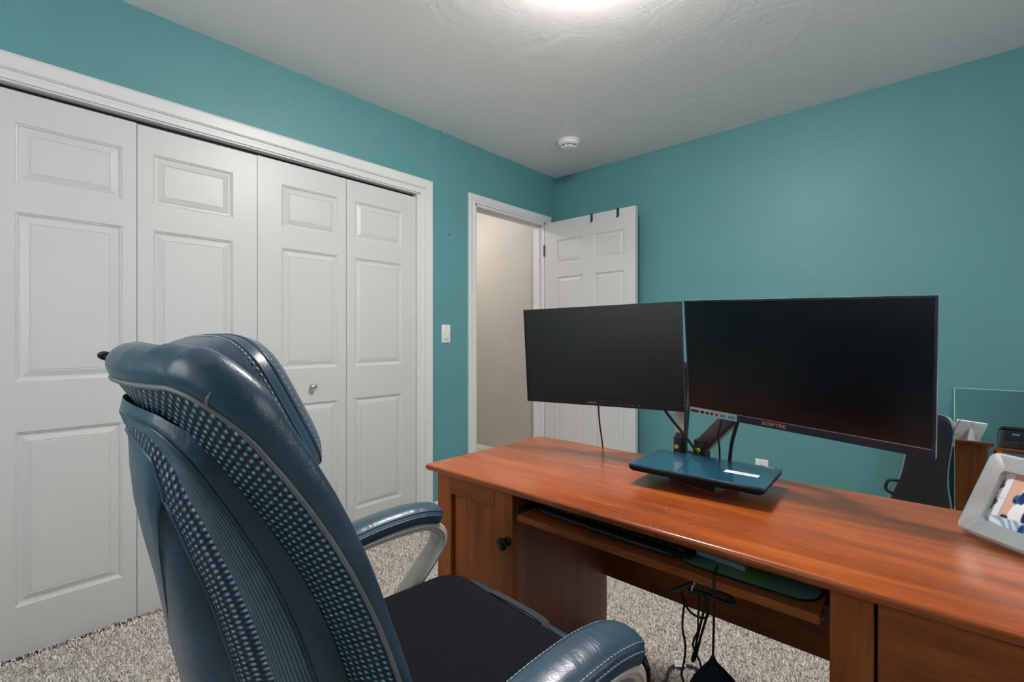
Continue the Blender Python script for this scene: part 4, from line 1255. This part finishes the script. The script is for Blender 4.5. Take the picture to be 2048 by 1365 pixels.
# ------------------------------------------------------------------ mirror, instrument case, printer
MT = .0060
MA = 6.1
mi = empty('mirror', (.035, 3.040, .009), 0); tag(mi, 'frameless rectangular mirror leaning on the teal wall', 'mirror')
mi.rotation_euler = (R(-MA), 0, 0)
tm = NT('mirror_silvering'); tm.set((.80,.86,.86), 0.0, 1.0)
m = MB(); m.box(.003, .617, -.0004, MT-.001, .003, .875); m.build('glass', tm.m, mi)
tg = NT('mirror_glass_edge'); tg.set((.45,.72,.70), 0.15, spec=.8)
m = MB()
for b_ in ((0,.003,.0,MT,0,.878),(.617,.620,0,MT,0,.878),(.003,.617,0,MT,.875,.878),(.003,.617,0,MT,0,.003)): m.box(*b_)
m.build('polished_edge', tg.m, mi)

gc = empty('instrument_case', (-.118, 3.028, .012), R(0)); tag(gc, 'black instrument case with silver edge trim standing against the teal wall', 'case')
gc.rotation_euler = (0, R(6), 0)
gout = [(.0,.752),(.038,.750),(.062,.735),(.075,.705),(.078,.66),(.078,.60),(.077,.54),(.080,.47),(.088,.41),(.104,.34),(.117,.26),(.123,.18),(.122,.11),(.112,.05),(.085,.012),(.0,0)]
gl = [Vector((x,0,z)) for x, z in gout]
gfull = catmull(gl+[Vector((-p.x,0,p.z)) for p in gl[-2:0:-1]], 4, True)
m = MB()
def gring(ins_, y): return [(p.x*(1-ins_/.15), y, .38+(p.z-.38)*(1-ins_/.38)) for p in gfull]
m.loft([gring(.012,-.062), gring(.004,-.060), gring(0,-.052), gring(0,-.002)]); m.build('front_shell', plain('black_case_vinyl', (.012,.014,.018), .35), gc, auto=50)
m = MB(); m.loft([gring(0,.002), gring(0,.042), gring(.004,.050), gring(.012,.052)]); m.build('rear_shell', BLACKP, gc, auto=50)
m = MB(); m.tube([p*1 for p in gfull], .0060, 8, closed=True); m.build('silver_trim', SILVER, gc, smooth=True)
for x, z in ((.078,.640),(-.116,.30),(.116,.30)):
    m = MB(); m.box(x-.006, x+.010, -.012, .010, z-.022, z+.022, .002); la = m.build('latch', SILVER, gc, auto=40)
    m = MB(); m.lathe([(.001,-.020),(.008,-.016),(.010,-.010),(.006,-.002)], 16, 'y', c=(x-.006,0,z-.020)); m.build('latch_knob', CHROME, la, smooth=True)
m = MB(); m.tube([(-.090,-.02,.400),(-.128,-.025,.390),(-.134,-.025,.345),(-.106,-.02,.330)], .007, 8, smooth=6); m.build('handle', BLACKP, gc, smooth=True)

pr = empty('printer', (.62, -.42, .800)); tag(pr, 'black printer on a small stand, seen in the mirror', 'printer')
m = MB(); m.box(-.23, .23, -.18, .18, 0, .17, .012, 3); m.build('printer_body', DGREY, pr, auto=40)
m = MB(); m.box(-.225, .225, -.175, .175, .1725, .205, .012, 3); m.build('scanner_lid', BLACKP, pr, auto=40)
m = MB(); m.box(-.20, -.06, .1802, .186, .075, .165, .002); pn = m.build('control_panel', BLACKP, pr)
m = MB(); m.box(-.15, -.10, .1862, .1868, .125, .140); m.build('display', plain('pale_teal_display', (.12,.42,.42), .3), pn)
m = MB(); m.box(-.12, .16, .1802, .183, .015, .055); m.build('tray_slot', BLACKP, pr)
st = empty('printer_stand', (.62, -.42, 0)); tag(st, 'small dark wooden stand under the printer', 'stand')
m = MB(); m.box(-.26, .26, -.21, .21, .775, .798, .003); m.build('stand_top', WOODX, st)
for x in (-.235, .235):
    for y in (-.185, .185):
        m = MB(); m.box(x-.02, x+.02, y-.02, y+.02, 0, .775, .002, 1); m.build('leg', WOODV, st)
m = MB(); m.box(-.24, .24, -.19, .19, .20, .216, .002, 1); m.build('shelf', WOODX, st)
